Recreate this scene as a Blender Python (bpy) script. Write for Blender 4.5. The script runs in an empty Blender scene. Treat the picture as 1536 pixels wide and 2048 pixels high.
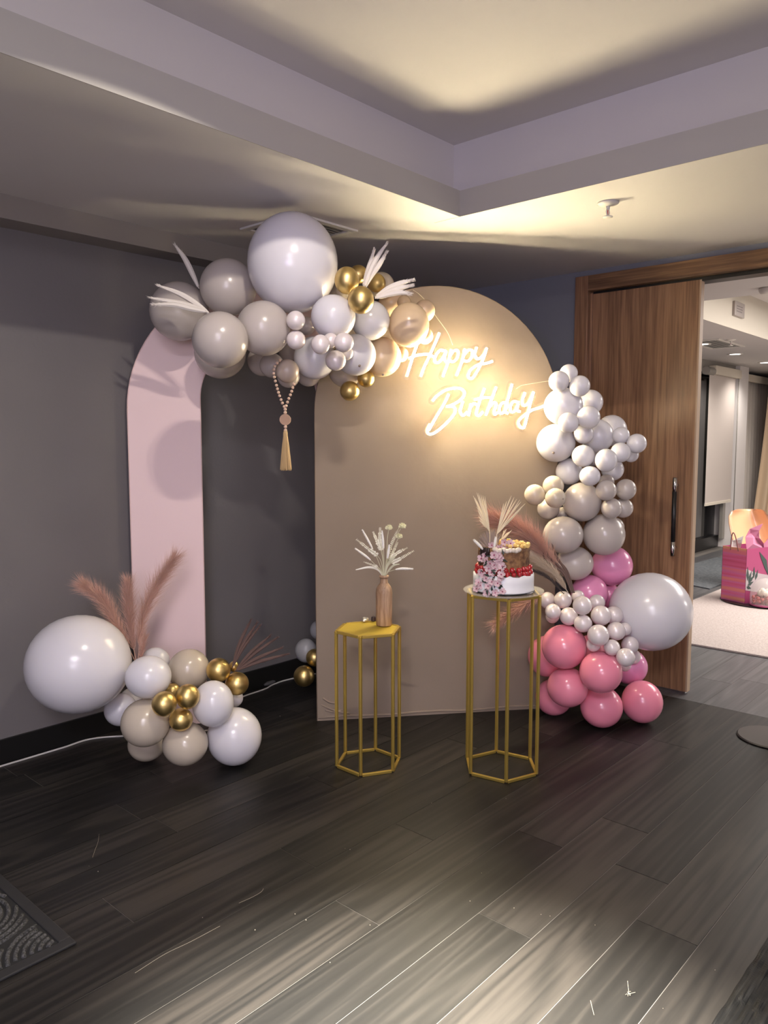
import bpy, bmesh, math, random
from mathutils import Vector, Matrix
random.seed(7)
S = bpy.context.scene
COL = S.collection
# ------------------------------------------------------------------ camera
F, CH, PT, YAW = 1555.0, 1.45, math.radians(5.22), math.radians(42.0)
FW = Vector((math.cos(PT)*math.cos(YAW), math.cos(PT)*math.sin(YAW), -math.sin(PT)))
RT = Vector((math.sin(YAW), -math.cos(YAW), 0))
UP = RT.cross(FW)
C0 = Vector((0, 0, CH))
cam = bpy.data.cameras.new('camera'); camo = bpy.data.objects.new('camera', cam); COL.objects.link(camo)
m = Matrix((RT, UP, -FW)).transposed().to_4x4(); m.translation = C0
camo.matrix_world = m
cam.sensor_fit = 'VERTICAL'; cam.sensor_height = 32.0; cam.sensor_width = 24.0
cam.lens = F/2048*32.0; cam.clip_start = 0.05; cam.clip_end = 60
S.camera = camo
# ------------------------------------------------------------------ light and exposure
S.view_settings.view_transform = 'Standard'; S.view_settings.look = 'None'
S.view_settings.gamma = 1; S.view_settings.use_curve_mapping = False
S.view_settings.exposure = 0.12
S.cycles.max_bounces = 8; S.cycles.diffuse_bounces = 5; S.cycles.glossy_bounces = 4
S.cycles.transparent_max_bounces = 12; S.cycles.sample_clamp_indirect = 4.0
W = bpy.data.worlds.new('world'); S.world = W; W.use_nodes = True
W.node_tree.nodes['Background'].inputs[0].default_value = (0.55, 0.5, 0.6, 1)
W.node_tree.nodes['Background'].inputs[1].default_value = 0.02
def lamp(name, kind, loc, power, color, aim=None, size=0.05, angle=60, blend=1.0, sizey=None):
    l = bpy.data.lights.new(name, kind); l.energy = power; l.color = color
    if kind == 'AREA':
        l.size = size
        if sizey: l.shape = 'RECTANGLE'; l.size_y = sizey
    else: l.shadow_soft_size = size
    if kind == 'SPOT': l.spot_size = math.radians(angle); l.spot_blend = blend
    o = bpy.data.objects.new(name, l); COL.objects.link(o); o.location = loc
    if aim is not None:
        o.rotation_euler = (Vector(aim)-Vector(loc)).to_track_quat('-Z', 'Y').to_euler()
    return o
NEON_POWER = 240.0
JACKET_GLOW = 8.0
WARM = (1.0, 0.90, 0.78)
# twin-bulb recessed downlight in the tray ceiling; its sharp cone makes the shade line across the wall and the giant balloon
lamp('tray_downlight', 'SPOT', (1.29, 1.21, 2.855), 50, WARM, aim=(1.29, 1.21, 0), size=0.018, angle=140, blend=0.02)
lamp('tray_downlight', 'SPOT', (1.34, 1.16, 2.855), 50, WARM, aim=(1.34, 1.16, 0), size=0.018, angle=140, blend=0.02)
lamp('tray_downlight_beam', 'SPOT', (1.25, 1.00, 2.82), 5200, (1.0, 0.94, 0.83), aim=(1.17, 0.90, 0), size=0.03, angle=41, blend=1.0)
# soft area fills added behind the camera to brighten the tray and walls
lamp('rear_ceiling_fill', 'AREA', (-1.0, -0.6, 2.82), 130, (0.95, 0.9, 1.0), aim=(-1.0, -0.6, 0), size=0.9)
lamp('rear_room_fill', 'AREA', (-1.9, -1.5, 1.75), 50, (0.94, 0.88, 1.0), aim=(3.0, 2.4, 2.2), size=1.2)
lamp('party_lamp', 'SPOT', (-1.6, -0.2, 1.6), 60, (0.42, 0.30, 1.0), aim=(3.1, 2.1, 2.72), size=0.03, angle=34, blend=1.0)
lamp('party_lamp', 'POINT', (-0.9, -0.5, 1.65), 16, (0.55, 0.38, 1.0), size=0.02)
# next room
for lx, ly in ((8.28, 3.02), (9.48, 3.08), (10.75, 3.12), (7.2, 1.0), (9.2, 0.6)):
    lamp('next_room_downlight', 'SPOT', (lx, ly, 2.42), 42, (1.0, 0.93, 0.86), aim=(lx, ly, 0), size=0.05, angle=140, blend=0.8)
lamp('next_room_tray_fill', 'AREA', (7.6, 0.4, 2.75), 220, (1.0, 0.93, 0.87), aim=(7.6, 0.4, 0), size=2.6)  # added fill that brightens the next room from its tray

lamp('next_room_side_fill', 'POINT', (6.6, -0.8, 1.4), 45, (1.0, 0.93, 0.87), size=0.15)  # unseen fill added to lift the next room's ceiling and door edge
# ------------------------------------------------------------------ pixel helpers (a photo pixel plus a real distance, height or plane gives a point)
def ray(x, y): return FW*F + RT*(x-768) + UP*(1024-y)
def at(x, y, d): return C0 + ray(x, y)*(d/F)
def onz(x, y, z=0.0):
    r = ray(x, y); return C0 + r*((z-CH)/r.z)
def onpl(x, y, p, n):
    r = ray(x, y); return C0 + r*((Vector(p)-C0).dot(n)/r.dot(n))
# ------------------------------------------------------------------ materials
MT = {}
def mat(name, col, rough=0.5, metal=0.0, col2=None, scale=8.0, bump=0.0, bscale=60.0, coat=0.0, stretch=None, detail=4.0, sss=0.0, spec=0.5, trans=0.0, alpha=1.0, emit=None, ramp=(0.35, 0.65)):
    if name in MT: return MT[name]
    M = bpy.data.materials.new(name); M.use_nodes = True
    nt = M.node_tree; b = nt.nodes['Principled BSDF']; L = nt.links
    b.inputs['Base Color'].default_value = (*col, 1); b.inputs['Roughness'].default_value = rough
    b.inputs['Metallic'].default_value = metal; b.inputs['Coat Weight'].default_value = coat
    b.inputs['Coat Roughness'].default_value = 0.08
    b.inputs['Specular IOR Level'].default_value = spec; b.inputs['Transmission Weight'].default_value = trans
    b.inputs['Alpha'].default_value = alpha
    if sss: 
        b.inputs['Subsurface Weight'].default_value = sss; b.inputs['Subsurface Radius'].default_value = (0.03, 0.025, 0.02)
    if emit: b.inputs['Emission Color'].default_value = (*emit[0], 1); b.inputs['Emission Strength'].default_value = emit[1]
    if col2 or bump:
        tc = nt.nodes.new('ShaderNodeTexCoord'); mp = nt.nodes.new('ShaderNodeMapping')
        L.new(tc.outputs['Object'], mp.inputs[0])
        if stretch: mp.inputs['Scale'].default_value = stretch
    if col2:
        nz = nt.nodes.new('ShaderNodeTexNoise'); nz.inputs['Scale'].default_value = scale; nz.inputs['Detail'].default_value = detail
        rp = nt.nodes.new('ShaderNodeValToRGB'); rp.color_ramp.elements[0].color = (*col, 1); rp.color_ramp.elements[1].color = (*col2, 1)
        rp.color_ramp.elements[0].position = ramp[0]; rp.color_ramp.elements[1].position = ramp[1]
        L.new(mp.outputs[0], nz.inputs['Vector']); L.new(nz.outputs['Fac'], rp.inputs[0]); L.new(rp.outputs[0], b.inputs['Base Color'])
    if bump:
        n2 = nt.nodes.new('ShaderNodeTexNoise'); n2.inputs['Scale'].default_value = bscale; n2.inputs['Detail'].default_value = 3
        bp = nt.nodes.new('ShaderNodeBump'); bp.inputs['Strength'].default_value = bump; bp.inputs['Distance'].default_value = 0.01
        L.new(mp.outputs[0], n2.inputs['Vector']); L.new(n2.outputs['Fac'], bp.inputs['Height']); L.new(bp.outputs[0], b.inputs['Normal'])
    MT[name] = M; return M
def grain_mat(name, dark, mid, light, axis, rough, freq=1.0, rings=14.0, world=True, bump=0.05, rnd=0.25, coat=0.0, soft=1.0, spec=0.5):
    """wood: contour lines of a stretched noise give cathedral figure; each piece is shifted and toned by its own random number"""
    M = bpy.data.materials.new(name); M.use_nodes = True; nt = M.node_tree; L = nt.links; N = nt.nodes.new
    b = nt.nodes['Principled BSDF']; b.inputs['Roughness'].default_value = rough; b.inputs['Coat Weight'].default_value = coat; b.inputs['Specular IOR Level'].default_value = spec
    g = N('ShaderNodeNewGeometry'); oi = N('ShaderNodeObjectInfo')
    off = N('ShaderNodeVectorMath'); off.operation = 'ADD'
    sc = N('ShaderNodeVectorMath'); sc.operation = 'SCALE'; sc.inputs[0].default_value = (17, 31, 7)
    L.new(oi.outputs['Random'], sc.inputs['Scale']); L.new(g.outputs['Position'], off.inputs[0]); L.new(sc.outputs[0], off.inputs[1])
    mp = N('ShaderNodeMapping'); L.new(off.outputs[0], mp.inputs[0])
    s = [5.5*freq]*3; s[axis] = 0.32*freq; mp.inputs['Scale'].default_value = s
    n1 = N('ShaderNodeTexNoise'); n1.inputs['Scale'].default_value = 1.0; n1.inputs['Detail'].default_value = 1.5; n1.inputs['Distortion'].default_value = 0.5
    L.new(mp.outputs[0], n1.inputs['Vector'])
    mu = N('ShaderNodeMath'); mu.operation = 'MULTIPLY'; mu.inputs[1].default_value = rings*6.28; L.new(n1.outputs['Fac'], mu.inputs[0])
    si = N('ShaderNodeMath'); si.operation = 'SINE'; L.new(mu.outputs[0], si.inputs[0])
    n2 = N('ShaderNodeTexNoise'); n2.inputs['Scale'].default_value = 1.0; n2.inputs['Detail'].default_value = 5
    mp2 = N('ShaderNodeMapping'); s2 = [70*freq]*3; s2[axis] = 3*freq; mp2.inputs['Scale'].default_value = s2
    L.new(off.outputs[0], mp2.inputs[0]); L.new(mp2.outputs[0], n2.inputs['Vector'])
    ad = N('ShaderNodeMath'); ad.operation = 'MULTIPLY_ADD'; L.new(si.outputs[0], ad.inputs[0]); ad.inputs[1].default_value = 0.13; mr = N('ShaderNodeMapRange'); mr.inputs['To Min'].default_value = 0.5-0.5*soft; mr.inputs['To Max'].default_value = 0.5+0.5*soft; L.new(n2.outputs['Fac'], mr.inputs['Value']); L.new(mr.outputs[0], ad.inputs[2])
    a2 = N('ShaderNodeMath'); a2.operation = 'MULTIPLY_ADD'; L.new(oi.outputs['Random'], a2.inputs[0]); a2.inputs[1].default_value = rnd; L.new(ad.outputs[0], a2.inputs[2])
    rp = N('ShaderNodeValToRGB'); e = rp.color_ramp.elements
    e[0].position = 0.28; e[0].color = (*dark, 1); e[1].position = 0.95; e[1].color = (*light, 1)
    x = e.new(0.6); x.color = (*mid, 1)
    L.new(a2.outputs[0], rp.inputs[0]); L.new(rp.outputs[0], b.inputs['Base Color'])
    bp = N('ShaderNodeBump'); bp.inputs['Strength'].default_value = bump; bp.inputs['Distance'].default_value = 0.004
    L.new(ad.outputs[0], bp.inputs['Height']); L.new(bp.outputs[0], b.inputs['Normal'])
    MT[name] = M; return M
# ------------------------------------------------------------------ object helpers
def link(name, me, parent=None, loc=None, mt=None, smooth=False):
    o = bpy.data.objects.new(name, me); COL.objects.link(o)
    if parent is not None: o.parent = parent
    if loc is not None: o.location = loc
    if mt is not None:
        me.materials.clear(); me.materials.append(mt)
    if smooth:
        for p in me.polygons: p.use_smooth = True
    return o
def fin(bm, name, mt, parent=None, loc=None, smooth=False, bevel=0.0):
    if bevel: bmesh.ops.bevel(bm, geom=bm.edges[:], offset=bevel, segments=2, affect='EDGES', profile=0.5)
    bmesh.ops.recalc_face_normals(bm, faces=bm.faces[:])
    me = bpy.data.meshes.new(name); bm.to_mesh(me); bm.free()
    return link(name, me, parent, loc, mt, smooth)
def tag(o, label=None, cat=None, group=None, kind=None):
    if label: o['label'] = label
    if cat: o['category'] = cat
    if group: o['group'] = group
    if kind: o['kind'] = kind
    return o
def thing(name, loc, label, cat, group=None, rz=0.0):
    o = bpy.data.objects.new(name, None); o.empty_display_size = 0.05; COL.objects.link(o); o.location = loc; o.rotation_euler = (0, 0, rz)
    return tag(o, label, cat, group)
def struct_empty(name, loc=(0, 0, 0)):
    o = bpy.data.objects.new(name, None); COL.objects.link(o); o.location = loc; o['kind'] = 'structure'; return o
def box(bm, x0, x1, y0, y1, z0, z1):
    r = bmesh.ops.create_cube(bm, size=1.0)
    bmesh.ops.scale(bm, vec=(x1-x0, y1-y0, z1-z0), verts=r['verts'])
    bmesh.ops.translate(bm, vec=((x0+x1)/2, (y0+y1)/2, (z0+z1)/2), verts=r['verts'])
    return r['verts']
def boxes(name, L, mt, parent=None, loc=None, bevel=0.0):
    bm = bmesh.new()
    for b in L: box(bm, *b)
    return fin(bm, name, mt, parent, loc, bevel=bevel)
def struct(name, L, mt, parent=None):
    o = boxes(name, L, mt, parent)
    if parent is None: o['kind'] = 'structure'
    return o
def catmull(P, n=6, closed=False):
    P = [Vector(p) for p in P]
    if len(P) < 3: return P
    out = []
    Q = [P[0]*2-P[1]]+P+[P[-1]*2-P[-2]]
    for i in range(1, len(Q)-2):
        a, b, c, d = Q[i-1], Q[i], Q[i+1], Q[i+2]
        for k in range(n):
            t = k/n
            out.append(0.5*((2*b)+(c-a)*t+(2*a-5*b+4*c-d)*t*t+(3*b-a-3*c+d)*t**3))
    out.append(P[-1]); return out
def tube(bm, P, rad, seg=8, caps=True):
    """tube along points; rad a number or one per point"""
    P = [Vector(p) for p in P]; n = len(P)
    R = rad if isinstance(rad, (list, tuple)) else [rad]*n
    rings = []; nrm = None
    for i in range(n):
        t = (P[min(i+1, n-1)]-P[max(i-1, 0)]).normalized()
        if nrm is None:
            nrm = t.orthogonal().normalized()
        else:
            nrm = (nrm - t*nrm.dot(t)); nrm = nrm.normalized() if nrm.length > 1e-6 else t.orthogonal().normalized()
        bn = t.cross(nrm)
        rings.append([bm.verts.new(P[i]+(nrm*math.cos(2*math.pi*k/seg)+bn*math.sin(2*math.pi*k/seg))*R[i]) for k in range(seg)])
    for a, b in zip(rings, rings[1:]):
        for k in range(seg): bm.faces.new((a[k], a[(k+1) % seg], b[(k+1) % seg], b[k]))
    if caps: bm.faces.new(rings[0][::-1]); bm.faces.new(rings[-1])
def lathe(bm, prof, seg=32, cap=True, org=(0, 0, 0)):
    o = Vector(org); rings = []
    for r, z in prof:
        rings.append([bm.verts.new(o+Vector((r*math.cos(2*math.pi*k/seg), r*math.sin(2*math.pi*k/seg), z))) for k in range(seg)])
    for a, b in zip(rings, rings[1:]):
        for k in range(seg): bm.faces.new((a[k], a[(k+1) % seg], b[(k+1) % seg], b[k]))
    if cap: bm.faces.new(rings[0][::-1]); bm.faces.new(rings[-1])
def sph(bm, c, r, u=12, v=8, sc=(1, 1, 1)):
    q = bmesh.ops.create_uvsphere(bm, u_segments=u, v_segments=v, radius=r)
    bmesh.ops.scale(bm, vec=sc, verts=q['verts']); bmesh.ops.translate(bm, vec=c, verts=q['verts']); return q['verts']
def prism(bm, pts, z0, z1):
    a = [bm.verts.new((x, y, z0)) for x, y in pts]; b = [bm.verts.new((x, y, z1)) for x, y in pts]; n = len(pts)
    bm.faces.new(a[::-1]); bm.faces.new(b)
    for k in range(n): bm.faces.new((a[k], a[(k+1) % n], b[(k+1) % n], b[k]))
def copyo(o, parent=None, loc=None):
    c = o.copy(); COL.objects.link(c)
    if parent is not None: c.parent = parent
    if loc is not None: c.location = loc
    return c
# ------------------------------------------------------------------ materials used by the setting
grain_mat('plank_oak', (0.0045, 0.0044, 0.0042), (0.0095, 0.0089, 0.0082), (0.030, 0.026, 0.0225), 0, 0.46, freq=1.0, rings=9, bump=0.08, rnd=0.34, soft=0.55, spec=0.36)
grain_mat('plank_oak_lit', (0.060, 0.060, 0.064), (0.095, 0.094, 0.098), (0.15, 0.148, 0.15), 0, 0.40, freq=1.0, rings=7, bump=0.05, rnd=0.2, soft=0.6)  # same planks beyond the door, with the bright light put into their colour
grain_mat('walnut', (0.18, 0.095, 0.05), (0.31, 0.17, 0.09), (0.42, 0.255, 0.14), 2, 0.36, freq=1.3, rings=4, bump=0.02, rnd=0.0)
grain_mat('walnut_head', (0.10, 0.052, 0.028), (0.20, 0.11, 0.055), (0.38, 0.23, 0.11), 1, 0.36, freq=1.3, rings=5, bump=0.02, rnd=0.0)
grain_mat('black_oak', (0.003, 0.003, 0.003), (0.006, 0.006, 0.006), (0.03, 0.03, 0.029), 0, 0.55, freq=2.2, rings=7, bump=0.6, rnd=0.0, spec=0.25)
mat('wall_grey', (0.155, 0.146, 0.150), 0.32, bump=0.05, bscale=90, col2=(0.170, 0.160, 0.163), scale=1.5)
mat('wall_slate', (0.20, 0.21, 0.235), 0.6, bump=0.05, bscale=120)
mat('ceiling_paint', (0.62, 0.60, 0.58), 0.85, bump=0.03, bscale=200)
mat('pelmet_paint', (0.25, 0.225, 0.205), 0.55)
mat('black_gloss', (0.008, 0.008, 0.008), 0.35)
mat('black_metal', (0.012, 0.012, 0.013), 0.35)
mat('joint_pale', (0.16, 0.145, 0.13), 0.8)  # pale slab colour that shows in the plank gaps
mat('door_edge', (0.42, 0.30, 0.20), 0.5)
mat('chrome', (0.75, 0.75, 0.75), 0.18, 1.0)
mat('white_paint', (0.72, 0.68, 0.66), 0.7)
mat('beam_paint', (0.50, 0.46, 0.39), 0.75)
# ------------------------------------------------------------------ setting
XD, YL, ZC, XE, YE = 4.38, 3.55, 2.47, 13.4, 3.76
fl = boxes('floor', [(-2.5, XE, -2.5, YE, -0.06, -0.0016)], MT['joint_pale']); fl['kind'] = 'structure'
unit = bmesh.new(); box(unit, 0, 1, 0, 1, -0.012, 0)
um = bpy.data.meshes.new('plank'); unit.to_mesh(um); unit.free()
um.materials.append(MT['plank_oak'])
ug = um.copy(); ug.materials[0] = MT['plank_oak_lit']
ROW = 0.1872; Y0 = 0.5575   # joints lie along x
fixed = {0: [2.18], 1: [0.75], 2: [2.432], 3: [1.888, 2.71], 4: [2.406], 5: [1.638], 7: [1.727]}
fixed[1] = [2.18]; fixed[0] = [1.3]; fixed[2] = [2.432]
fixed[8] = [1.15, 2.95]; fixed[9] = [2.2]; fixed[10] = [1.55]; fixed[11] = [2.6]
for r in range(-9, 17):
    y0 = Y0+r*ROW
    if y0 > YL-0.02 : continue
    rr = random.Random(100+r)
    cut = list(fixed.get(r, [1.0+rr.random()*1.6]))
    while cut[0] > -0.3: cut.insert(0, cut[0]-(0.9+rr.random()*0.9))
    xlast = XE if r >= 0 else 7.0
    while cut[-1] < xlast: cut.append(cut[-1]+(1.0+rr.random()*0.9))
    if xlast > 5: cut = sorted(set([c for c in cut if abs(c-4.30) > 0.12]+[4.30]))  # rows cut where the painted lit tone begins
    for a, b in zip(cut, cut[1:]):
        b = min(b, xlast)
        if b-a < 0.05: continue
        # only pieces that the frame, or a step beside it, can see
        az = lambda x: math.degrees(math.atan2(y0+ROW/2, x))
        if az(max(a, 0.01)) < 42-(56 if b < 7 else 34) or az(b) > 42+38 or b < 0.35: continue
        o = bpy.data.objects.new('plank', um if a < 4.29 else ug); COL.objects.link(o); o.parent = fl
        o.location = (a+0.0012, y0+0.0013, 0); o.scale = (b-a-0.0026, ROW-0.0026, 1)
# walls
struct('wall_left', [(-2.5, XD+0.14, YL, YL+0.14, 0, 2.9)], MT['wall_grey'])
struct('baseboard_left', [(-2.5, XD, YL-0.014, YL, 0, 0.113)], MT['black_gloss'])
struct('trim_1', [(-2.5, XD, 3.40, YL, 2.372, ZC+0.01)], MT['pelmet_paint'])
struct('wall_right', [(XD, XD+0.14, 2.362, YL, 0, 2.9), (XD, XD+0.14, 0.62, 2.362, 2.436, 2.9), (XD, XD+0.14, -2.5, 0.62, 0, 2.9)], MT['wall_slate'])
struct('baseboard_right', [(XD-0.012, XD, 2.364, YL-0.016, 0, 0.113)], MT['black_gloss'])
struct('wall_back', [(-2.64, -2.5, -2.5, YL, 0, 2.9)], MT['wall_grey'])
struct('wall_near', [(-2.64, XE, -2.64, -2.5, 0, 3.0)], MT['white_paint'])
# tray ceiling: low soffit, lip, ledge, upper slab
TX, TY, SB, ZL, ZU = 2.95, 2.19, 0.15, 2.585, 2.86
mat('lip_tone', (0.40, 0.385, 0.355), 0.8)  # lip toned darker than the rest of the ceiling
cl = struct('ceiling', [(-2.5, XD, TY+SB, YL, ZC, ZU+0.1), (-2.5, TX, TY+0.004, TY+SB, ZC, ZL), (TX+SB, XD, -2.5, TY+SB, ZC, ZU+0.1),
                   (TX+0.004, TX+SB, -2.5, TY+SB, ZC, ZL), (-2.5, TX+SB, -2.5, TY+SB, ZU, ZU+0.1)], MT['ceiling_paint'])
struct('tray_lip', [(-2.5, TX, TY, TY+0.004, ZC, ZL)], MT['lip_tone'], cl); struct('tray_lip', [(TX, TX+0.004, -2.5, TY+0.004, ZC, ZL)], MT['lip_tone'], cl)
# door: frame, leaf, pull handle
dr = struct_empty('door_1', (XD, 1.9, 0))
def local(o, p): o.parent = p; o.matrix_parent_inverse = Matrix.Translation(-p.location)
j = boxes('jamb', [(4.355, XD+0.16, 2.278, 2.362, 0, 2.436)], MT['walnut'], bevel=0.002); local(j, dr)
j = boxes('jamb', [(4.355, XD+0.16, 0.62, 0.70, 0, 2.436)], MT['walnut'], bevel=0.002); local(j, dr)
j = boxes('door_stop', [(4.385, 4.52, 2.262, 2.278, 0, 2.335)], MT['walnut'], bevel=0.001); local(j, dr)
j = boxes('door_head', [(4.355, XD+0.16, 0.70, 2.278, 2.345, 2.436)], MT['walnut_head'], bevel=0.002); local(j, dr)
j = boxes('head_track', [(4.40, 4.50, 0.70, 2.262, 2.322, 2.345)], MT['black_gloss']); local(j, dr)
lf = boxes('door_leaf', [(4.395, 4.438, 1.628, 2.262, 0.014, 2.330)], MT['walnut']); local(lf, dr)
e = boxes('leaf_edge', [(4.394, 4.439, 1.619, 1.628, 0.014, 2.330)], MT['door_edge']); local(e, dr)
e = boxes('bottom_seal', [(4.398, 4.435, 1.63, 2.262, 0.002, 0.014)], MT['chrome']); local(e, dr)
bm = bmesh.new(); tube(bm, [(4.352, 1.712, 0.88), (4.352, 1.712, 1.165)], 0.0125, 16)
h = fin(bm, 'pull_handle', MT['black_metal'], smooth=True); local(h, dr)
for z0, z1, zs in ((1.165, 1.245, 1.20), (0.80, 0.88, 0.845)):
    bm = bmesh.new(); tube(bm, [(4.352, 1.712, z0), (4.352, 1.712, z1)], 0.0128, 16); tube(bm, [(4.352, 1.712, zs), (4.396, 1.712, zs)], 0.008, 10)
    o = fin(bm, 'handle_end', MT['chrome'], smooth=True); local(o, dr)
# next room shell
struct('wall_far', [(XE, XE+0.14, -2.5, YE, 0, 3.0)], MT['white_paint'])
struct('wall_window', [(XD+0.14, 9.2, YE, YE+0.14, 0, 3.0), (9.2, XE, YE, YE+0.14, 2.40, 3.0), (11.35, XE, YE, YE+0.14, 0, 2.40)], MT['wall_grey'])
T2X, T2Y, T2Z = 5.76, 2.42, 2.80
struct('ceiling_next', [(XD+0.14, T2X, -2.5, YE, 2.45, 2.95), (T2X, XE, T2Y, YE, 2.45, 2.95), (T2X, XE, -2.5, T2Y, T2Z, 2.95)], MT['ceiling_paint'])
# beam face between the two ceiling levels of the next room
struct('trim_2', [(T2X, XE, T2Y-0.006, T2Y, 2.45, T2Z)], MT['beam_paint'])
# window with dark frame, glass, sill rail
wn = struct_empty('window_1', (10.3, YE, 0))
for nm, b in (('frame_post', (9.2, 9.34, YE-0.06, YE+0.08, 0, 2.40)), ('frame_post', (9.95, 10.01, YE-0.05, YE+0.06, 0.16, 2.32)), ('frame_post', (11.27, 11.35, YE-0.06, YE+0.08, 0, 2.40)),
              ('frame_rail', (9.34, 11.27, YE-0.06, YE+0.08, 0, 0.16)), ('frame_rail', (9.34, 11.27, YE-0.06, YE+0.08, 2.32, 2.40))):
    o = boxes(nm, [b], MT['black_metal'], bevel=0.004); local(o, wn)
mat('night_glass', (0.02, 0.02, 0.022), 0.04, trans=0.0, spec=0.8)
o = boxes('pane', [(9.34, 9.95, YE+0.0, YE+0.012, 0.16, 2.32)], MT['night_glass']); local(o, wn)
o = boxes('pane', [(10.01, 11.27, YE+0.0, YE+0.012, 0.16, 2.32)], MT['night_glass']); local(o, wn)
struct('trim_3', [(11.0, 11.36, 3.50, YE, 0, 2.45)], MT['white_paint'])        # pillar beside the blind
struct('baseboard_window', [(10.97, 11.37, 3.485, 3.50, 0, 0.10)], MT['black_gloss'])
# ------------------------------------------------------------------ backdrop panels
BLC = Vector((2.687, 2.885, 0)); PA = math.radians(-39)
PU = Vector((math.cos(PA), math.sin(PA), 0)); PN = Vector((PU.y, -PU.x, 0))     # along the panel, towards the camera
def pnl(u, z, off=0.0): return BLC+PU*u+Vector((0, 0, z))+PN*off
def plate(name, contour_pairs, t, mt, parent=None, off=0.0):
    """strip between two contours (lists of (u,z)), given thickness t behind the front plane"""
    bm = bmesh.new(); n = len(contour_pairs)
    V = {}
    for s, o in (('f', off), ('b', off-t)):
        for i, (p, q) in enumerate(contour_pairs):
            V[s, i, 0] = bm.verts.new(pnl(*p, o)); V[s, i, 1] = bm.verts.new(pnl(*q, o))
    for i in range(n-1):
        bm.faces.new((V['f', i, 0], V['f', i+1, 0], V['f', i+1, 1], V['f', i, 1]))
        bm.faces.new((V['b', i, 1], V['b', i+1, 1], V['b', i+1, 0], V['b', i, 0]))
        for k in (0, 1):
            a, b, c, d = V['f', i, k], V['b', i, k], V['b', i+1, k], V['f', i+1, k]
            bm.faces.new((a, b, c, d) if k else (d, c, b, a))
    for i in (0, n-1): bm.faces.new((V['f', i, 0], V['f', i, 1], V['b', i, 1], V['b', i, 0]))
    return fin(bm, name, mt, parent)
def arch(c, zc, R, n=40): return [(c-R, 0.0), (c-R, zc*0.5)]+[(c-R*math.cos(math.pi*k/n), zc+R*math.sin(math.pi*k/n)) for k in range(n+1)]+[(c+R, zc*0.5), (c+R, 0.0)]
mat('beige_cover', (0.27, 0.212, 0.160), 0.75, col2=(0.29, 0.228, 0.174), scale=3, bump=0.10, bscale=22)
mat('beige_edge', (0.27, 0.2, 0.14), 0.7)
mat('pink_paint', (0.86, 0.66, 0.655), 0.55, bump=0.02, bscale=120)
mat('pink_edge', (0.72, 0.52, 0.50), 0.5)
A = arch(0.64, 1.59, 0.64)
bp = thing('arch_panel', pnl(0.64, 0, -0.02), 'solid beige arch backdrop panel carrying the glowing neon sign', 'backdrop panel')
def under(o, p): o.parent = p; o.matrix_parent_inverse = Matrix.LocRotScale(p.location, p.rotation_euler, None).inverted()
half = len(A)//2
o = plate('cover_fabric', [(A[i], (0.64, 0.0) if A[i][1] < 1e-6 else (0.64, A[i][1])) for i in range(half+1)]+[(A[i], (0.64, A[i][1])) for i in range(half+1, len(A))], 0.03, MT['beige_cover'])
under(o, bp)
bm = bmesh.new(); tube(bm, [pnl(u, z, -0.004) for u, z in A], 0.0045, 6); o = fin(bm, 'edge_seam', MT['beige_edge'], smooth=True); under(o, bp)
bm = bmesh.new(); tube(bm, [pnl(0.004+k*0.1272, 0.016+0.004*math.sin(k*1.7), -0.002) for k in range(11)], 0.007, 6); o = fin(bm, 'bottom_hem', MT['beige_cover'], smooth=True); under(o, bp)
bm = bmesh.new()
for k, (u0, z0, u1, z1) in enumerate(((0.02, 0.085, 0.17, 0.03), (0.04, 0.055, 0.13, 0.05), (0.03, 0.12, 0.10, 0.09))):
    tube(bm, catmull([pnl(u0, z0, -0.003), pnl((u0+u1)/2, (z0+z1)/2-0.008, 0.001), pnl(u1, z1, -0.003)], 5), 0.006, 6)
o = fin(bm, 'fold', MT['beige_cover'], smooth=True); under(o, bp)
pp = thing('arch_panel', pnl(-0.275, 0, -0.08), 'open pink arch backdrop standing left behind the beige panel', 'backdrop panel')
OA = arch(-0.275, 1.60, 0.64); IA = arch(-0.275, 1.66, 0.29)
o = plate('arch_board', list(zip(OA, IA)), 0.035, MT['pink_paint'], off=-0.06); under(o, pp)
bm = bmesh.new(); tube(bm, [pnl(u, z, -0.0615) for u, z in IA], 0.003, 6); tube(bm, [pnl(u, z, -0.0615) for u, z in OA], 0.003, 6)
o = fin(bm, 'edge_trim', MT['pink_edge'], smooth=True); under(o, pp)
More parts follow.
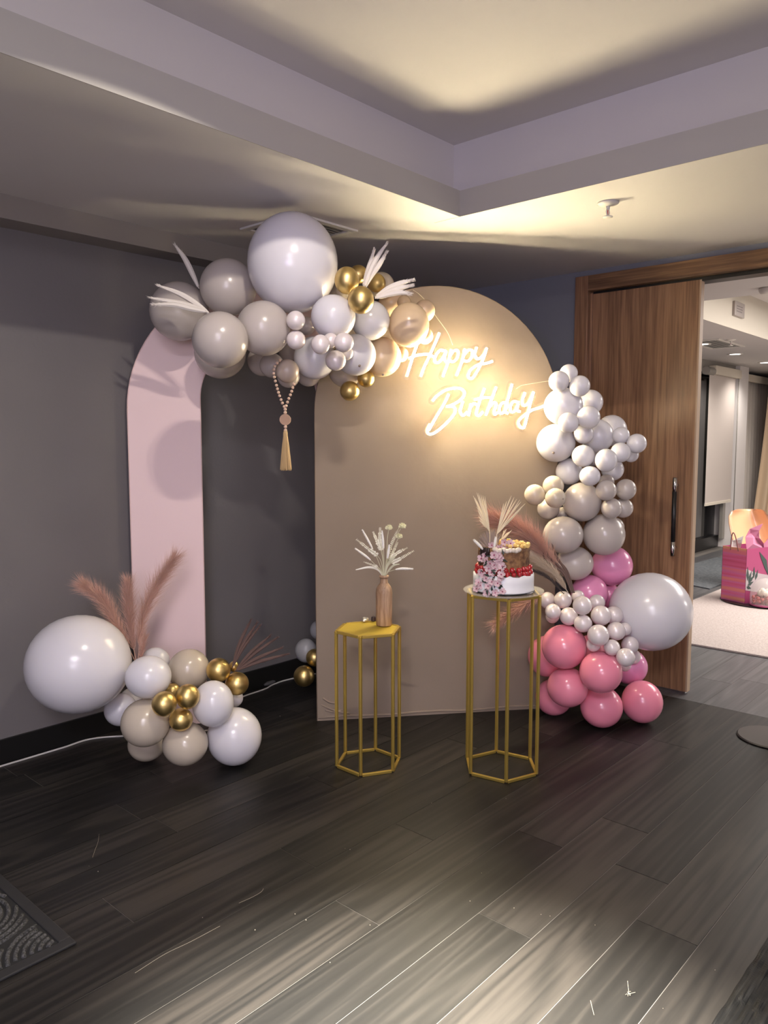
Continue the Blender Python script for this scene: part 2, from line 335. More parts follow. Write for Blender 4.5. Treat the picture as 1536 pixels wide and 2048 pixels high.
# ------------------------------------------------------------------ neon sign
Z3 = lambda zx, zy: (780+zx/3.84, 560+zy/3.84)
STROKES = [
 ('Happy', [[(205,505),(185,560),(160,640),(130,735)], [(378,410),(345,490),(300,590),(262,670),(238,735)], [(150,600),(210,578),(290,570),(335,590)],
  [(425,545),(385,540),(352,580),(345,625),(375,632),(410,590),(430,548),(418,610),(438,630)],
  [(470,538),(450,620),(408,738)], [(460,585),(490,545),(522,545),(520,590),(490,625),(452,622)],
  [(575,533),(555,620),(512,730)], [(566,580),(600,540),(632,545),(628,590),(600,622),(560,618)],
  [(665,520),(652,570),(670,605),(705,590),(730,555),(742,525),(715,610),(670,700),(630,755),(602,740),(620,690),(680,650),(740,640),(785,625)]]),
 ('Birthday', [[(450,880),(410,960),(350,1060),(300,1150)], [(330,925),(360,890),(430,845),(520,830),(565,850),(570,885),(530,930),(470,962),(440,972)],
  [(440,972),(490,975),(502,1010),(470,1060),(400,1130),(340,1175),(300,1183),(285,1155),(305,1110)],
  [(560,935),(540,1005),(560,1040),(592,1015)], [(622,955),(605,1038)], [(610,995),(640,950),(668,958)],
  [(725,835),(690,930),(664,1020),(682,1042),(712,1015)], [(655,918),(710,905),(765,902)],
  [(815,825),(775,930),(738,1035)], [(755,990),(790,945),(817,952),(803,1000),(805,1032),(832,1015)],
  [(905,950),(865,943),(840,985),(846,1022),(875,1015),(905,960)], [(937,803),(910,900),(884,1000),(905,1025)],
  [(988,940),(950,933),(925,970),(930,1012),(960,1005),(986,950),(975,1000),(998,1010)],
  [(1035,868),(1015,930),(1030,965),(1060,945),(1085,900),(1102,863),(1075,960),(1050,1060),(1030,1130),(1000,1128),(988,1085),(1030,1040),(1090,1000),(1150,980),(1188,965)]])]
mat('neon_tube', (1, 0.9, 0.7), 0.5, emit=((1.0, 0.84, 0.54), NEON_POWER))
mat('neon_base', (0.05, 0.045, 0.04), 0.5, emit=((1.0, 0.70, 0.30), JACKET_GLOW))
MT['acrylic'] = bpy.data.materials.new('acrylic'); MT['acrylic'].use_nodes = True
_nt = MT['acrylic'].node_tree; _nt.nodes.remove(_nt.nodes['Principled BSDF']); _t = _nt.nodes.new('ShaderNodeBsdfTransparent'); _g = _nt.nodes.new('ShaderNodeBsdfGlossy'); _g.inputs['Roughness'].default_value = 0.1; _m = _nt.nodes.new('ShaderNodeMixShader'); _m.inputs[0].default_value = 0.06
_nt.links.new(_t.outputs[0], _m.inputs[1]); _nt.links.new(_g.outputs[0], _m.inputs[2]); _nt.links.new(_m.outputs[0], _nt.nodes['Material Output'].inputs[0])
mat('white_cord', (0.62, 0.60, 0.58), 0.5)
mat('clear_cord', (0.75, 0.68, 0.5), 0.4)
SOFF = 0.086
def on_panel(x, y, off): return onpl(x, y, BLC+PN*off, PN)
ns = thing('neon_sign', on_panel(905, 775, SOFF), 'glowing warm white script neon sign reading Happy Birthday on the beige panel', 'neon sign')
def ribbon(name, P, w, y0, y1, mt):
    # flat opaque channel behind and beside the tube: its light leaves by the front
    bm = bmesh.new(); n = len(P); R = []
    E = [P[0]-(P[1]-P[0]).normalized()*w*0.7]+list(P[1:-1])+[P[-1]+(P[-1]-P[-2]).normalized()*w*0.7]
    for i, p in enumerate(E):
        t = (E[min(i+1, n-1)]-E[max(i-1, 0)]).normalized(); s = PN.cross(t).normalized()*w
        R.append([bm.verts.new(p+PN*y0-s), bm.verts.new(p+PN*y1-s), bm.verts.new(p+PN*y1+s), bm.verts.new(p+PN*y0+s)])
    for a, b in zip(R, R[1:]):
        for k in range(4): bm.faces.new((a[k], a[(k+1) % 4], b[(k+1) % 4], b[k]))
    bm.faces.new(R[0][::-1]); bm.faces.new(R[-1])
    return fin(bm, name, mt)
flat = []
for word, ST in STROKES:
    for s in ST:
        P = catmull([on_panel(*Z3(*p), SOFF) for p in s], 6)
        flat.append(P)
        bm = bmesh.new(); tube(bm, [p+PN*0.0012 for p in P], 0.0050, 8); o = fin(bm, 'light_tube', MT['neon_tube'], smooth=True); under(o, ns)
        c = ribbon('silicone_channel', P, 0.0061, -0.0052, 0.0002, MT['neon_base']); c.parent = o
# clear acrylic cut to the outline of the words: cells of a grid nearer than 24 mm to a stroke
def uz(p): d = p-BLC; return d.dot(PU), p.z
SEG = [(uz(a), uz(b)) for P in flat for a, b in zip(P[::2], P[2::2]+[P[-1]])]
def dist(u, z):
    best = 9
    for (a, b), (c, d) in SEG:
        if abs(u-a) > 0.12 or abs(z-b) > 0.12: continue
        ex, ey = c-a, d-b; l = ex*ex+ey*ey
        t = 0 if l < 1e-12 else max(0, min(1, ((u-a)*ex+(z-b)*ey)/l))
        q = math.hypot(u-a-ex*t, z-b-ey*t)
        if q < best: best = q
    return best
us = [p[0] for s in SEG for p in s]; zs = [p[1] for s in SEG for p in s]
u0, u1, z0, z1 = min(us)-0.04, max(us)+0.04, min(zs)-0.04, max(zs)+0.04; G = 0.0065; RR = 0.021
nu, nz = int((u1-u0)/G)+1, int((z1-z0)/G)+1
DG = [[dist(u0+i*G, z0+k*G) for k in range(nz+1)] for i in range(nu+1)]
bm = bmesh.new(); vv = {}
def gv(i, k):
    if (i, k) not in vv:
        d = DG[i][k]; u, z = u0+i*G, z0+k*G
        if d > RR-G*0.8 and 0 < i < nu and 0 < k < nz:      # slide border points onto the outline
            gx, gz = DG[i+1][k]-DG[i-1][k], DG[i][k+1]-DG[i][k-1]; l = math.hypot(gx, gz)
            if l > 1e-6 and d < 1: u -= gx/l*(d-RR); z -= gz/l*(d-RR)
        vv[i, k] = bm.verts.new(pnl(u, z, SOFF-0.010))
    return vv[i, k]
for i in range(nu):
    for k in range(nz):
        if sum(DG[a][b] < RR for a, b in ((i, k), (i+1, k), (i+1, k+1), (i, k+1))) >= 3:
            bm.faces.new((gv(i, k), gv(i+1, k), gv(i+1, k+1), gv(i, k+1)))
ex = bmesh.ops.extrude_face_region(bm, geom=bm.faces[:])
bmesh.ops.translate(bm, vec=-PN*0.004, verts=[v for v in ex['geom'] if isinstance(v, bmesh.types.BMVert)])
o = fin(bm, 'acrylic_backing', MT['acrylic']); under(o, ns); o['label'] = 'clear acrylic backing cut around the letters'
bm = bmesh.new()
tube(bm, catmull([on_panel(*Z3(*p), 0.012) for p in ((175,75),(225,110),(290,180),(350,275),(440,400),(482,500))], 6), 0.0014, 6)
o = fin(bm, 'hanging_wire', MT['clear_cord'], smooth=True); under(o, ns)
bm = bmesh.new()
tube(bm, catmull([on_panel(*Z3(*p), 0.012) for p in ((970,835),(1010,810),(1090,795),(1225,775))], 6), 0.0014, 6)
o = fin(bm, 'hanging_wire', MT['clear_cord'], smooth=True); under(o, ns)
# ------------------------------------------------------------------ balloons
mat('balloon_white', (0.70, 0.685, 0.715), 0.22, sss=0.08)
mat('balloon_taupe', (0.49, 0.44, 0.41), 0.24)
mat('balloon_tan', (0.46, 0.38, 0.32), 0.26)
mat('balloon_cream', (0.54, 0.47, 0.375), 0.22)
mat('balloon_peach', (0.74, 0.56, 0.36), 0.24)
mat('balloon_pink', (0.84, 0.27, 0.37), 0.20)
mat('balloon_pink2', (0.77, 0.29, 0.50), 0.20)
mat('balloon_grey', (0.34, 0.34, 0.35), 0.3)  # white balloons in shade: their dimness is put into the colour
mat('balloon_pearl', (0.78, 0.71, 0.705), 0.32, 0.10, coat=0.5)
mat('balloon_gold', (0.74, 0.55, 0.22), 0.38, 1.0)
mat('knot_dark', (0.25, 0.2, 0.17), 0.5)
BM = {}
def balloon_mesh(kind):
    if kind in BM: return BM[kind]
    bm = bmesh.new(); prof = []
    for k in range(1, 24):
        a = math.pi*k/24
        prof.append((math.sin(a)*(1+0.03*math.cos(a)), -math.cos(a)))
    # neck and rolled lip at the +axis end
    prof = [(0.02, -0.999)]+prof[:-1]+[(0.09, 1.0), (0.045, 1.02), (0.045, 1.03), (0.07, 1.04), (0.05, 1.055)]
    lathe(bm, prof, 36)
    bmesh.ops.rotate(bm, cent=(0, 0, 0), matrix=Matrix.Rotation(-math.pi/2, 3, 'X'), verts=bm.verts)   # neck to +y
    bmesh.ops.recalc_face_normals(bm, faces=bm.faces[:])
    me = bpy.data.meshes.new('balloon'); bm.to_mesh(me); bm.free()
    me.materials.append(MT['balloon_'+kind])
    for p in me.polygons: p.use_smooth = True
    BM[kind] = me; return me
kb = bmesh.new(); sph(kb, (0, 0, 0), 0.075, 8, 6); km = bpy.data.meshes.new('knot'); kb.to_mesh(km); kb.free(); km.materials.append(MT['knot_dark'])
KNOT = {'R8': (1100.5, 907.5), 'T13': (720, 737), 'T16': (766, 751), 'C3': (1122, 998), 'R16': (1184, 927), 'Q6': (1176.6, 1226)}
GR = {'T': 'balloons of the arch garland', 'R': 'white balloons of the right column', 'L': 'balloons of the floor cluster', 'B': 'balloons behind the beige panel', 'Q': 'pearl balloons of the strand', 'P': 'pearl balloons of the arch garland',
      'K': 'pink balloons at the right foot', 'S': 'taupe balloons of the right column', 'C': 'cream balloon trio', 'G': 'gold balloons', 'W': 'giant balloons'}
BALLOONS = [  # key, px, py, half width px, half height px, distance in m, kind, label
 ('T1',359,623,58,58,3.593,'taupe','taupe balloon at the far left end of the arch garland, behind two white plumes'),
 ('T2',456,575,56,56,3.517,'taupe','upper left taupe balloon, left of the giant white balloon'),
 ('T3',440,680,55.5,55.5,3.136,'taupe',"large front taupe balloon hanging over the pink arch's inner curve"),
 ('T4',441,706,51,51,3.643,'taupe','taupe balloon peeping out under the front taupe balloon on the pink arch'),
 ('T5',526.5,657,54,54,3.291,'taupe','taupe balloon directly under the left side of the giant white balloon'),
 ('T6',584.5,527,90,98,3.374,'white','giant white balloon at the top of the arch, against the ceiling vent'),
 ('T7',525,722,30,30,3.741,'taupe','half hidden taupe balloon under the garland, left of the wooden bead string'),
 ('T8',544,731,24.5,24.5,3.632,'taupe','small taupe balloon just left of the looped bead string'),
 ('T9',574.5,742,23.5,23.5,3.480,'tan','small tan balloon circled by the wooden bead string'),
 ('T9b',577,753,22.5,22.5,3.586,'taupe','small taupe balloon showing as a sliver behind the bead circled one'),
 ('T9c',576,705,19,19,3.751,'taupe','tiny shaded taupe balloon below the stacked pair of pearl balloons'),
 ('P1',591.7,641,19,19,3.222,'pearl','upper of two stacked pearl balloons under the giant white balloon'),
 ('P2',613,652,18,18,3.753,'pearl','pearl balloon tucked right behind the stacked pearl pair'),
 ('P3',592,680,19,19,3.255,'pearl','lower of two stacked pearl balloons under the giant white balloon'),
 ('T10',666,634,44.5,43.5,3.315,'white','white balloon right of the pearl pair, lower right of the giant balloon'),
 ('T11',741,641,39,39,3.613,'white','white balloon right below the front gold balloon'),
 ('T12',630,716,42,42.5,3.643,'white','lower left white balloon of the garland, right of the bead string'),
 ('T13',711,710,41,41,3.565,'white','white balloon with a dark knot dot, right of the four pearl balloons'),
 ('P4',641,689,18.5,19.5,3.201,'pearl','leftmost pearl balloon of the clump between two lower white balloons'),
 ('P4b',661,681,15,15,3.255,'pearl','small pearl balloon in the middle top of the four ball clump'),
 ('P5',687.6,685,19.5,19.5,3.214,'pearl','right upper pearl balloon of the clump beside the knotted white balloon'),
 ('P6',671,721,20.5,20.5,3.393,'pearl','lowest pearl balloon of the clump between two lower white balloons'),
 ('P7',692,706,14.5,14.5,3.443,'pearl','pearl balloon half hidden between two front pearls on the knotted white one'),
 ('T14',617,748,25,25,3.793,'taupe','pale grey balloon peeping under the lower left white balloon'),
 ('T15',691,741,34,34,3.797,'cream',"cream balloon at the garland's underside, above the two low gold balloons"),
 ('G1',699.5,782,19.5,19.5,3.728,'gold','lowest gold balloon of the arch garland, under the cream balloon'),
 ('G2',731.7,757.5,17,17,3.739,'gold','small gold balloon between the lowest gold one and the peach balloons'),
 ('T16',764,714,38,39,3.769,'peach','lower peach balloon left of the neon word Happy'),
 ('T17',818,650,40.5,44,3.688,'peach','large peach balloon just above the neon letter H'),
 ('T18',808,605,14,14,3.746,'peach','tiny peach balloon peeping over the large peach balloon'),
 ('T19',849,621.5,21,22,3.795,'peach','small peach balloon at the upper right of the large peach balloon'),
 ('T20',850,672,16,16.5,3.875,'peach','small peach balloon at the lower right behind the large peach balloon'),
 ('T21',802,709,15,15.5,3.885,'peach','small peach balloon behind the left leg of the neon H'),
 ('G3',693.7,561,24.5,27,3.295,'gold','left gold balloon of the four beside the giant white balloon'),
 ('G4',717,549,18.5,18.5,3.670,'gold','rear gold balloon of the four, at the top'),
 ('G5',753,566,18.5,18.5,3.615,'gold','right gold balloon of the four, between two white plume tufts'),
 ('G6',722,600,26,27.5,3.236,'gold','front gold balloon of the four, at the base of the white plumes'),
 ('T22',763,571,26,26,3.719,'cream','cream balloon behind the right gold balloon of the four'),
 ('T23',677,588,22,22,3.789,'cream','cream balloon squeezed between giant white balloon and gold ones'),
 ('T24',783,607,26,26,3.823,'peach','peach balloon behind the lower white plume tuft'),
 ('R1',1137.5,746.5,18,18,3.916,'white','topmost small white balloon of the right column'),
 ('R2',1118,762.5,20.5,20.5,3.806,'white',"small white balloon just left below the column's topmost one"),
 ('R3',1159.6,772,20.5,21,3.774,'white',"small white balloon just right below the column's topmost one"),
 ('R4',1127,813,38.5,37.5,3.896,'white','upper large white balloon beside the end of the neon word Birthday'),
 ('R5',1181,804.5,25,25,4.049,'white','white balloon behind the upper right of the column, against the door frame'),
 ('R6',1177,834.5,23,23,3.796,'white','white balloon right of the upper large white one'),
 ('R7',1136.8,845.5,20.5,20.5,3.776,'white','small white balloon in front between the two large white ones'),
 ('R8',1112,886,38.5,38,3.988,'white','lower large white balloon with a dark knot dot below the neon tail'),
 ('R9',1167.5,868,19.5,19.5,3.907,'white','shaded white balloon in the middle of the column, right of the large pair'),
 ('R10',1196,872,31,33,4.011,'white',"large pale white balloon at the back of the column's middle"),
 ('R11',1223,861,30,31,4.165,'white','greyish white balloon at the back right, against the wood door'),
 ('R12',1242,871,17,17,3.920,'white','small white balloon left of the outermost one by the door'),
 ('R13',1273.3,887,19.5,19.5,3.865,'white','outermost small white balloon sticking out over the wood door'),
 ('R14',1241,905,20,20,3.845,'white','small white balloon below left of the outermost one'),
 ('R15',1262,909,15.5,15.5,4.061,'white','small white balloon peeping under the outermost one'),
 ('R16',1166.5,912,22.5,22,3.870,'white','small translucent white balloon right of the lower large white one'),
 ('R17',1212.4,920.7,22,23,3.795,'white',"front white balloon with shiny highlight in the column's lower white part"),
 ('R18',1138,943,26.5,26.5,4.039,'white','white balloon behind, above the cream trio'),
 ('R19',1225,939,22.5,22.5,4.055,'white','white balloon peeping behind the front shiny white one'),
 ('R20',1179.8,952,20.5,20,3.836,'white','lowest small white balloon, resting on the large taupe one'),
 ('R21',1186,905,27,27,4.151,'white','white balloon filling the middle behind the lower small white ones'),
 ('C1',1069.4,989.5,20.5,21,3.847,'cream','leftmost cream balloon of the trio over the beige panel'),
 ('C2',1106.5,972,21,21,3.909,'cream','upper cream balloon of the trio'),
 ('C3',1110.8,996,20.5,20,3.767,'cream','front lower cream balloon of the trio, with a knot dot'),
 ('S1',1164,1004,38,39,3.955,'taupe','large taupe balloon in the middle of the column, right of the cream trio'),
 ('S2',1212,981,20.5,20.5,3.835,'taupe','small front taupe balloon, upper left of the taupe four by the door'),
 ('S3',1251.4,979,20.5,21,3.975,'taupe','small taupe balloon, upper right of the taupe four by the door'),
 ('S4',1213,964,15.5,15.5,3.997,'taupe','tiny taupe balloon peeping over the small front taupe one'),
 ('S5',1223,1016.5,20.5,20.5,3.876,'taupe','small taupe balloon, lower left of the taupe four by the door'),
 ('S6',1246.5,1016,19.5,19.5,4.032,'taupe','small taupe balloon, lower right of the taupe four by the door'),
 ('S7',1097,1018,22,21,3.978,'taupe','small taupe balloon under the cream trio'),
 ('S8',1123.5,1027,12,13,4.042,'taupe','sliver of a taupe balloon between the cream trio and the row below'),
 ('S9',1126,1069.6,39.5,37,3.917,'taupe','left one of two side by side large taupe balloons in the column'),
 ('S10',1208,1069,41.5,41.5,3.992,'taupe','right one of two side by side large taupe balloons in the column'),
 ('S10b',1229,1054,19,19,4.119,'taupe','taupe balloon showing as a rim at the door side of the large pair'),
 ('S11',1149,1126,37,34,4.017,'taupe','lowest grey taupe balloon, just above the upper pink ones'),
 ('K1',1224,1131,40.5,40,4.177,'pink2','topmost pink balloon, right of the lowest taupe one'),
 ('K2',1179,1186,36.5,36.5,4.096,'pink2','pink balloon directly above the strand of pearl balloons'),
 ('K3',1219,1191,22,24,4.231,'pink2','pink balloon hidden behind, between upper pinks and the big white one'),
 ('W1',1301.5,1222.6,80.5,77.5,3.990,'white',"giant white balloon in front of the door's lower half"),
 ('Q1',1095,1201,15.5,17,3.973,'pearl','leftmost pearl balloon of the strand, just right of the tall plinth'),
 ('Q2',1126,1199.6,17.5,17.5,3.915,'pearl',"second pearl balloon along the strand's top from the plinth"),
 ('Q3',1106,1223,15.5,15.5,3.830,'pearl',"pearl balloon just below the strand's first two"),
 ('Q3b',1105,1233,13.5,13.5,3.974,'pearl',"pearl balloon peeping out under the strand's lower left end"),
 ('Q4',1137.5,1232.5,18,18,3.841,'pearl','pearl balloon in the strand above the foremost pink balloon'),
 ('Q5',1156,1193,13,13,3.987,'pearl',"small pearl balloon behind the strand's top, on the pink one"),
 ('Q6',1164.7,1211,19,19,3.757,'pearl',"bright pearl balloon at the strand's top middle"),
 ('Q7',1194,1205,16,16,3.958,'pearl',"pearl balloon at the strand's top right, on the upper pink one"),
 ('Q8',1166,1247,18,17.5,3.774,'pearl',"pearl balloon below the bright one at the strand's middle"),
 ('Q9',1202,1231,20,20,3.811,'pearl',"pearl balloon at the strand's centre, left of the giant white balloon"),
 ('Q10',1228,1230,18,18,3.865,'pearl','pearl balloon touching the left side of the giant white balloon'),
 ('Q11',1196.5,1270.5,21.5,21.5,3.691,'pearl','largest pearl balloon of the strand, above the middle pink balloon'),
 ('Q12',1232,1262,18.5,18.5,3.786,'pearl',"pearl balloon right of the strand's largest one"),
 ('Q13',1250,1258,13,13,3.838,'pearl',"half hidden pearl balloon against the giant white balloon's lower left"),
 ('Q14',1224,1295,16,16,3.708,'pearl',"pearl balloon lower right of the strand's largest one"),
 ('Q15',1260,1290,17,17.5,3.847,'pearl',"pearl balloon under the giant white balloon's lower left side"),
 ('Q16',1251,1314.6,18.5,18.5,3.648,'pearl','lowest pearl balloon of the strand, over the dusky pink one'),
 ('Q17',1267,1313,14,15,4.061,'pearl',"pearl balloon behind the strand's lowest one"),
 ('Q18',1249,1330,12.5,12.5,4.016,'pearl',"small pearl balloon peeping under the strand's lowest one"),
 ('Q19',1187,1289,14,14,3.758,'pearl',"pearl balloon peeping under the strand's largest one"),
 ('K4',1128,1293,44.5,44,3.872,'pink','foremost coral pink balloon, right of the tall plinth'),
 ('K5',1094,1312,38,41,4.082,'pink',"pink balloon seen through the tall plinth's right legs"),
 ('K6',1202,1344,42,41.5,3.759,'pink',"middle coral pink balloon below the strand's largest pearl"),
 ('K7',1135.5,1374,40.5,39.5,3.912,'pink','pink balloon under the foremost coral one'),
 ('K8',1107,1394,36,36,4.117,'pink',"lowest left pink balloon, behind the tall plinth's right leg"),
 ('K9',1202.6,1413,41.5,41,3.946,'pink','lowest middle pink balloon on the floor, half in shade'),
 ('K10',1284,1403,40,42,4.009,'pink',"rightmost pink balloon on the floor by the door's foot"),
 ('K11',1259,1333,35,35,4.173,'pink2','dusky pink balloon behind the lowest pearl, under the giant white one'),
 ('K12',1180,1300,30,30,4.176,'pink','pink balloon in the gap behind the two coral ones'),
 ('L1',157.3,1327,101,97,3.350,'white','giant white balloon at the left wall, beside the pink plumes'),
 ('L2',297,1353.5,45,42,3.280,'white','white balloon at the foot of the pink plumes'),
 ('L3',310,1323,28.5,28,3.590,'white',"white balloon peeping over the one at the plumes' foot"),
 ('L4',377.4,1339,41,41,3.571,'cream','cream balloon at the top of the floor cluster, before the pink arch'),
 ('G7',437,1340,24,24,3.528,'gold','upper gold balloon at the base of the dark dried grass'),
 ('G8',474,1367,23.5,23,3.566,'gold','rightmost gold balloon of the floor cluster, under the dark grass'),
 ('G9',468,1333,10,11,3.620,'gold','tiny gold balloon tip between the two right gold balloons'),
 ('G10',345,1383,16,17,3.472,'gold',"rear gold balloon of the floor cluster's middle four"),
 ('G11',375,1393,23.5,25,3.254,'gold',"right gold balloon of the floor cluster's middle four"),
 ('G12',328,1407.7,24.5,25,3.189,'gold',"left gold balloon of the floor cluster's middle four"),
 ('G13',362,1439,23.5,22.5,3.285,'gold',"lowest gold balloon of the floor cluster's middle four"),
 ('L5',426.6,1407,41,46,3.365,'white','white balloon right of the middle gold balloons'),
 ('L6',468,1396,18,18,3.650,'white','small white balloon showing under the rightmost gold one'),
 ('L7',469,1472,54,57,3.488,'white',"large white balloon at the cluster's right, resting on the floor"),
 ('L8',290.5,1445,48,47,3.294,'cream','large cream balloon left of the middle gold balloons'),
 ('L9',371,1487,45,42.5,3.364,'cream','cream balloon resting on the floor under the lowest gold one'),
 ('L10',293.7,1487,37,34,3.532,'cream','cream balloon on the floor, mostly behind the large cream one'),
 ('L11',241,1419,32,32,3.561,'white','white balloon low at the left, under the giant white balloon'),
 ('L12',262,1398,22,22,3.688,'white','white balloon hidden between the giant and the large cream balloon'),
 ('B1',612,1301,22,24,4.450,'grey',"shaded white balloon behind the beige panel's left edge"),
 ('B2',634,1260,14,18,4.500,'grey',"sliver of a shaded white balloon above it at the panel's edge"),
 ('B3',629,1315,17,17.5,4.350,'gold',"brownish gold balloon cut off by the beige panel's edge"),
 ('B4',608,1352,21,21,4.300,'gold',"gold balloon with two highlights low behind the beige panel's edge"),
]
for key, px, py, rx, rz, d, kind, label in BALLOONS:
    o = bpy.data.objects.new('balloon', balloon_mesh(kind)); COL.objects.link(o)
    c = at(px, py, d); o.location = c; r1, r2 = rx*d/F, rz*d/F; o.scale = (r1, r1, r2)
    rr = random.Random(key)
    az = math.atan2(c.y, c.x)-math.pi/2+rr.uniform(-0.5, 0.5)
    o.rotation_euler = (0, 0, az)
    tag(o, label, 'balloon', GR[key[0]])
    if key in KNOT:
        kx, ky = KNOT[key]; a, b = (kx-px)/rx, (ky-py)/rz
        n = RT*a-UP*b-FW*math.sqrt(max(0.05, 1-a*a-b*b)); n = Matrix.Rotation(-az, 3, 'Z') @ n.normalized()
        k = bpy.data.objects.new('knot', km); COL.objects.link(k); k.parent = o; k.location = n*1.0
        k['label'] = 'dark tied knot facing the room'
# ------------------------------------------------------------------ bead string with tassel
mat('bead_wood', (0.60, 0.42, 0.32), 0.55); mat('disc_wood', (0.36, 0.22, 0.15), 0.6); mat('jute', (0.50, 0.35, 0.18), 0.85)
Z1 = lambda x, y: (280+x/3.7925, 420+y/3.7925)
bs = thing('bead_string', at(571, 760, 3.42), 'looped wooden bead string with round disc and jute tassel hanging from the garland', 'bead string')
bb = bmesh.new(); sph(bb, (0, 0, 0), 1, 10, 7); bme = bpy.data.meshes.new('bead'); bb.to_mesh(bme); bb.free(); bme.materials.append(MT['bead_wood'])
for p in bme.polygons: p.use_smooth = True
def beads(path, d, step=7.0, r=3.1):
    P = catmull([(x, y, 0) for x, y in path], 12); acc = 0.0; last = P[0]; out = [P[0]]
    for q in P[1:]:
        if (q-out[-1]).length >= step: out.append(q)
    for q in out:
        o = bpy.data.objects.new('bead', bme); COL.objects.link(o); o.location = at(q.x, q.y, d); s = r*d/F; o.scale = (s, s, s); under(o, bs)
beads([Z1(*p) for p in ((1060,1140),(1022,1185),(1014,1240),(1030,1310),(1052,1390),(1078,1460),(1098,1500))], 3.41)
beads([Z1(*p) for p in ((1166,1320),(1150,1375),(1125,1440),(1106,1490))], 3.41)
beads([Z1(1101, 1512), Z1(1101, 1537)], 3.41, 6.4, 3.4); beads([Z1(1103, 1645), Z1(1103, 1672)], 3.41, 6.4, 3.6)
c = at(*Z1(1102, 1590), 3.41); bm = bmesh.new(); fr = Vector((FW.x, FW.y, 0)).normalized()
tube(bm, [c-fr*0.006, c+fr*0.006], 11.2*3.41/F, 24); o = fin(bm, 'round_disc', MT['disc_wood']); under(o, bs)
bm = bmesh.new(); rr = random.Random(3); top = at(*Z1(1103, 1690), 3.41)
for k in range(110):
    a = rr.uniform(0, 6.28); q = math.sqrt(rr.random()); b = at(*Z1(1106, 1972+rr.uniform(-14, 6)), 3.41)+Vector((math.cos(a)*q, math.sin(a)*q, 0))*0.025
    mid = top.lerp(b, 0.35)+Vector((math.cos(a)*q, math.sin(a)*q, 0))*0.006
    tube(bm, [top+Vector((math.cos(a)*q, math.sin(a)*q, 0))*0.007, mid, b], 0.0012, 4, caps=False)
lathe(bm, [(0.006, 0.012), (0.010, 0.0), (0.010, -0.03), (0.009, -0.04)], 12, org=top)
o = fin(bm, 'tassel', MT['jute']); under(o, bs)
# ------------------------------------------------------------------ hexagonal plinths
mat('gold_paint', (0.56, 0.40, 0.09), 0.38, 0.75)
mat('gold_top', (0.62, 0.46, 0.06), 0.42, 0.45)
def hexpts(r, rot): return [Vector((r*math.cos(math.radians(rot+60*k)), r*math.sin(math.radians(rot+60*k)), 0)) for k in range(6)]
def bar(name, a, b, w, mt, parent):
    """square bar from a to b (local points)"""
    a, b = Vector(a), Vector(b); d = (b-a); L = d.length; bm = bmesh.new(); box(bm, -w/2, w/2, -w/2, w/2, 0, L)
    bmesh.ops.bevel(bm, geom=bm.edges[:], offset=w*0.12, segments=1, affect='EDGES')
    bmesh.ops.transform(bm, matrix=Matrix.Translation(a) @ d.to_track_quat('Z', 'Y').to_matrix().to_4x4(), verts=bm.verts)
    return fin(bm, name, mt, parent)
def plinth(loc, r, rot, h, label, top):
    t = thing('hexagonal_plinth', loc, label, 'plinth', 'gold hexagonal plinths')
    P = hexpts(r, rot); w = 0.0125
    for k in range(6):
        a, b = P[k], P[(k+1) % 6]
        bar('leg', a+Vector((0, 0, w*0.5)), a+Vector((0, 0, h-0.004)), w, MT['gold_paint'], t)
        e = (b-a).normalized()*w*0.5
        bar('base_bar', a+e+Vector((0, 0, w/2)), b-e+Vector((0, 0, w/2)), w, MT['gold_paint'], t)
        bar('top_bar', a+e+Vector((0, 0, h-w/2)), b-e+Vector((0, 0, h-w/2)), w, MT['gold_paint'], t)
    if top:
        bm = bmesh.new(); Q = hexpts(r*0.955, rot); prism(bm, [(q.x, q.y) for q in Q], h-0.010, h-0.003)
        fin(bm, 'top_plate', MT['gold_top'], t)
    return t
plinth((2.477, 2.325, 0), 0.147, -90, 0.622, 'short gold hexagonal plinth with a solid top under the wooden vase', True)
plinth((2.84, 1.855, 0), 0.165, -79, 0.795, 'tall gold hexagonal plinth carrying the cake', False)
# ------------------------------------------------------------------ vase with dried flowers
grain_mat('vase_wood', (0.26, 0.15, 0.085), (0.43, 0.28, 0.18), (0.56, 0.40, 0.27), 2, 0.5, freq=6.0, rings=3, bump=0.02, rnd=0.0)
VB = onz(768, 1250, 0.622); VD = (VB-C0).dot(FW)
def prof_px(L): return [(r*VD/F, (y-0)*VD/F) for r, y in L]
v = thing('bottle_vase', VB, 'wooden bottle shaped vase holding dried white flowers on the short plinth', 'vase')
bm = bmesh.new()
lathe(bm, prof_px([(14.5, 0), (15.9, 1.5), (16.2, 30), (16.4, 66), (15.6, 73), (13, 79), (9.5, 83.5), (7.5, 86), (7.3, 96)]), 32)
fin(bm, 'body', MT['vase_wood'], v, smooth=True)
bm = bmesh.new(); lathe(bm, prof_px([(7.3, 95.5), (9.6, 96.5), (10.0, 98.5), (9.4, 100.5), (7.0, 101), (6.0, 100), (5.8, 95.5)]), 28)
fin(bm, 'rim', MT['vase_wood'], v, smooth=True)
mat('dried_white', (0.86, 0.84, 0.74), 0.8); mat('dried_green', (0.58, 0.57, 0.42), 0.8); mat('bunny_white', (0.82, 0.80, 0.76), 0.9); mat('yellow_white', (0.82, 0.80, 0.58), 0.85)
Z9 = lambda x, y: (660+x/7.68, 1020+y/7.68)
NECK = VB+Vector((0, 0, 95*VD/F))
def v9(x, y, dd=0.0): return at(*Z9(x, y), VD+dd)
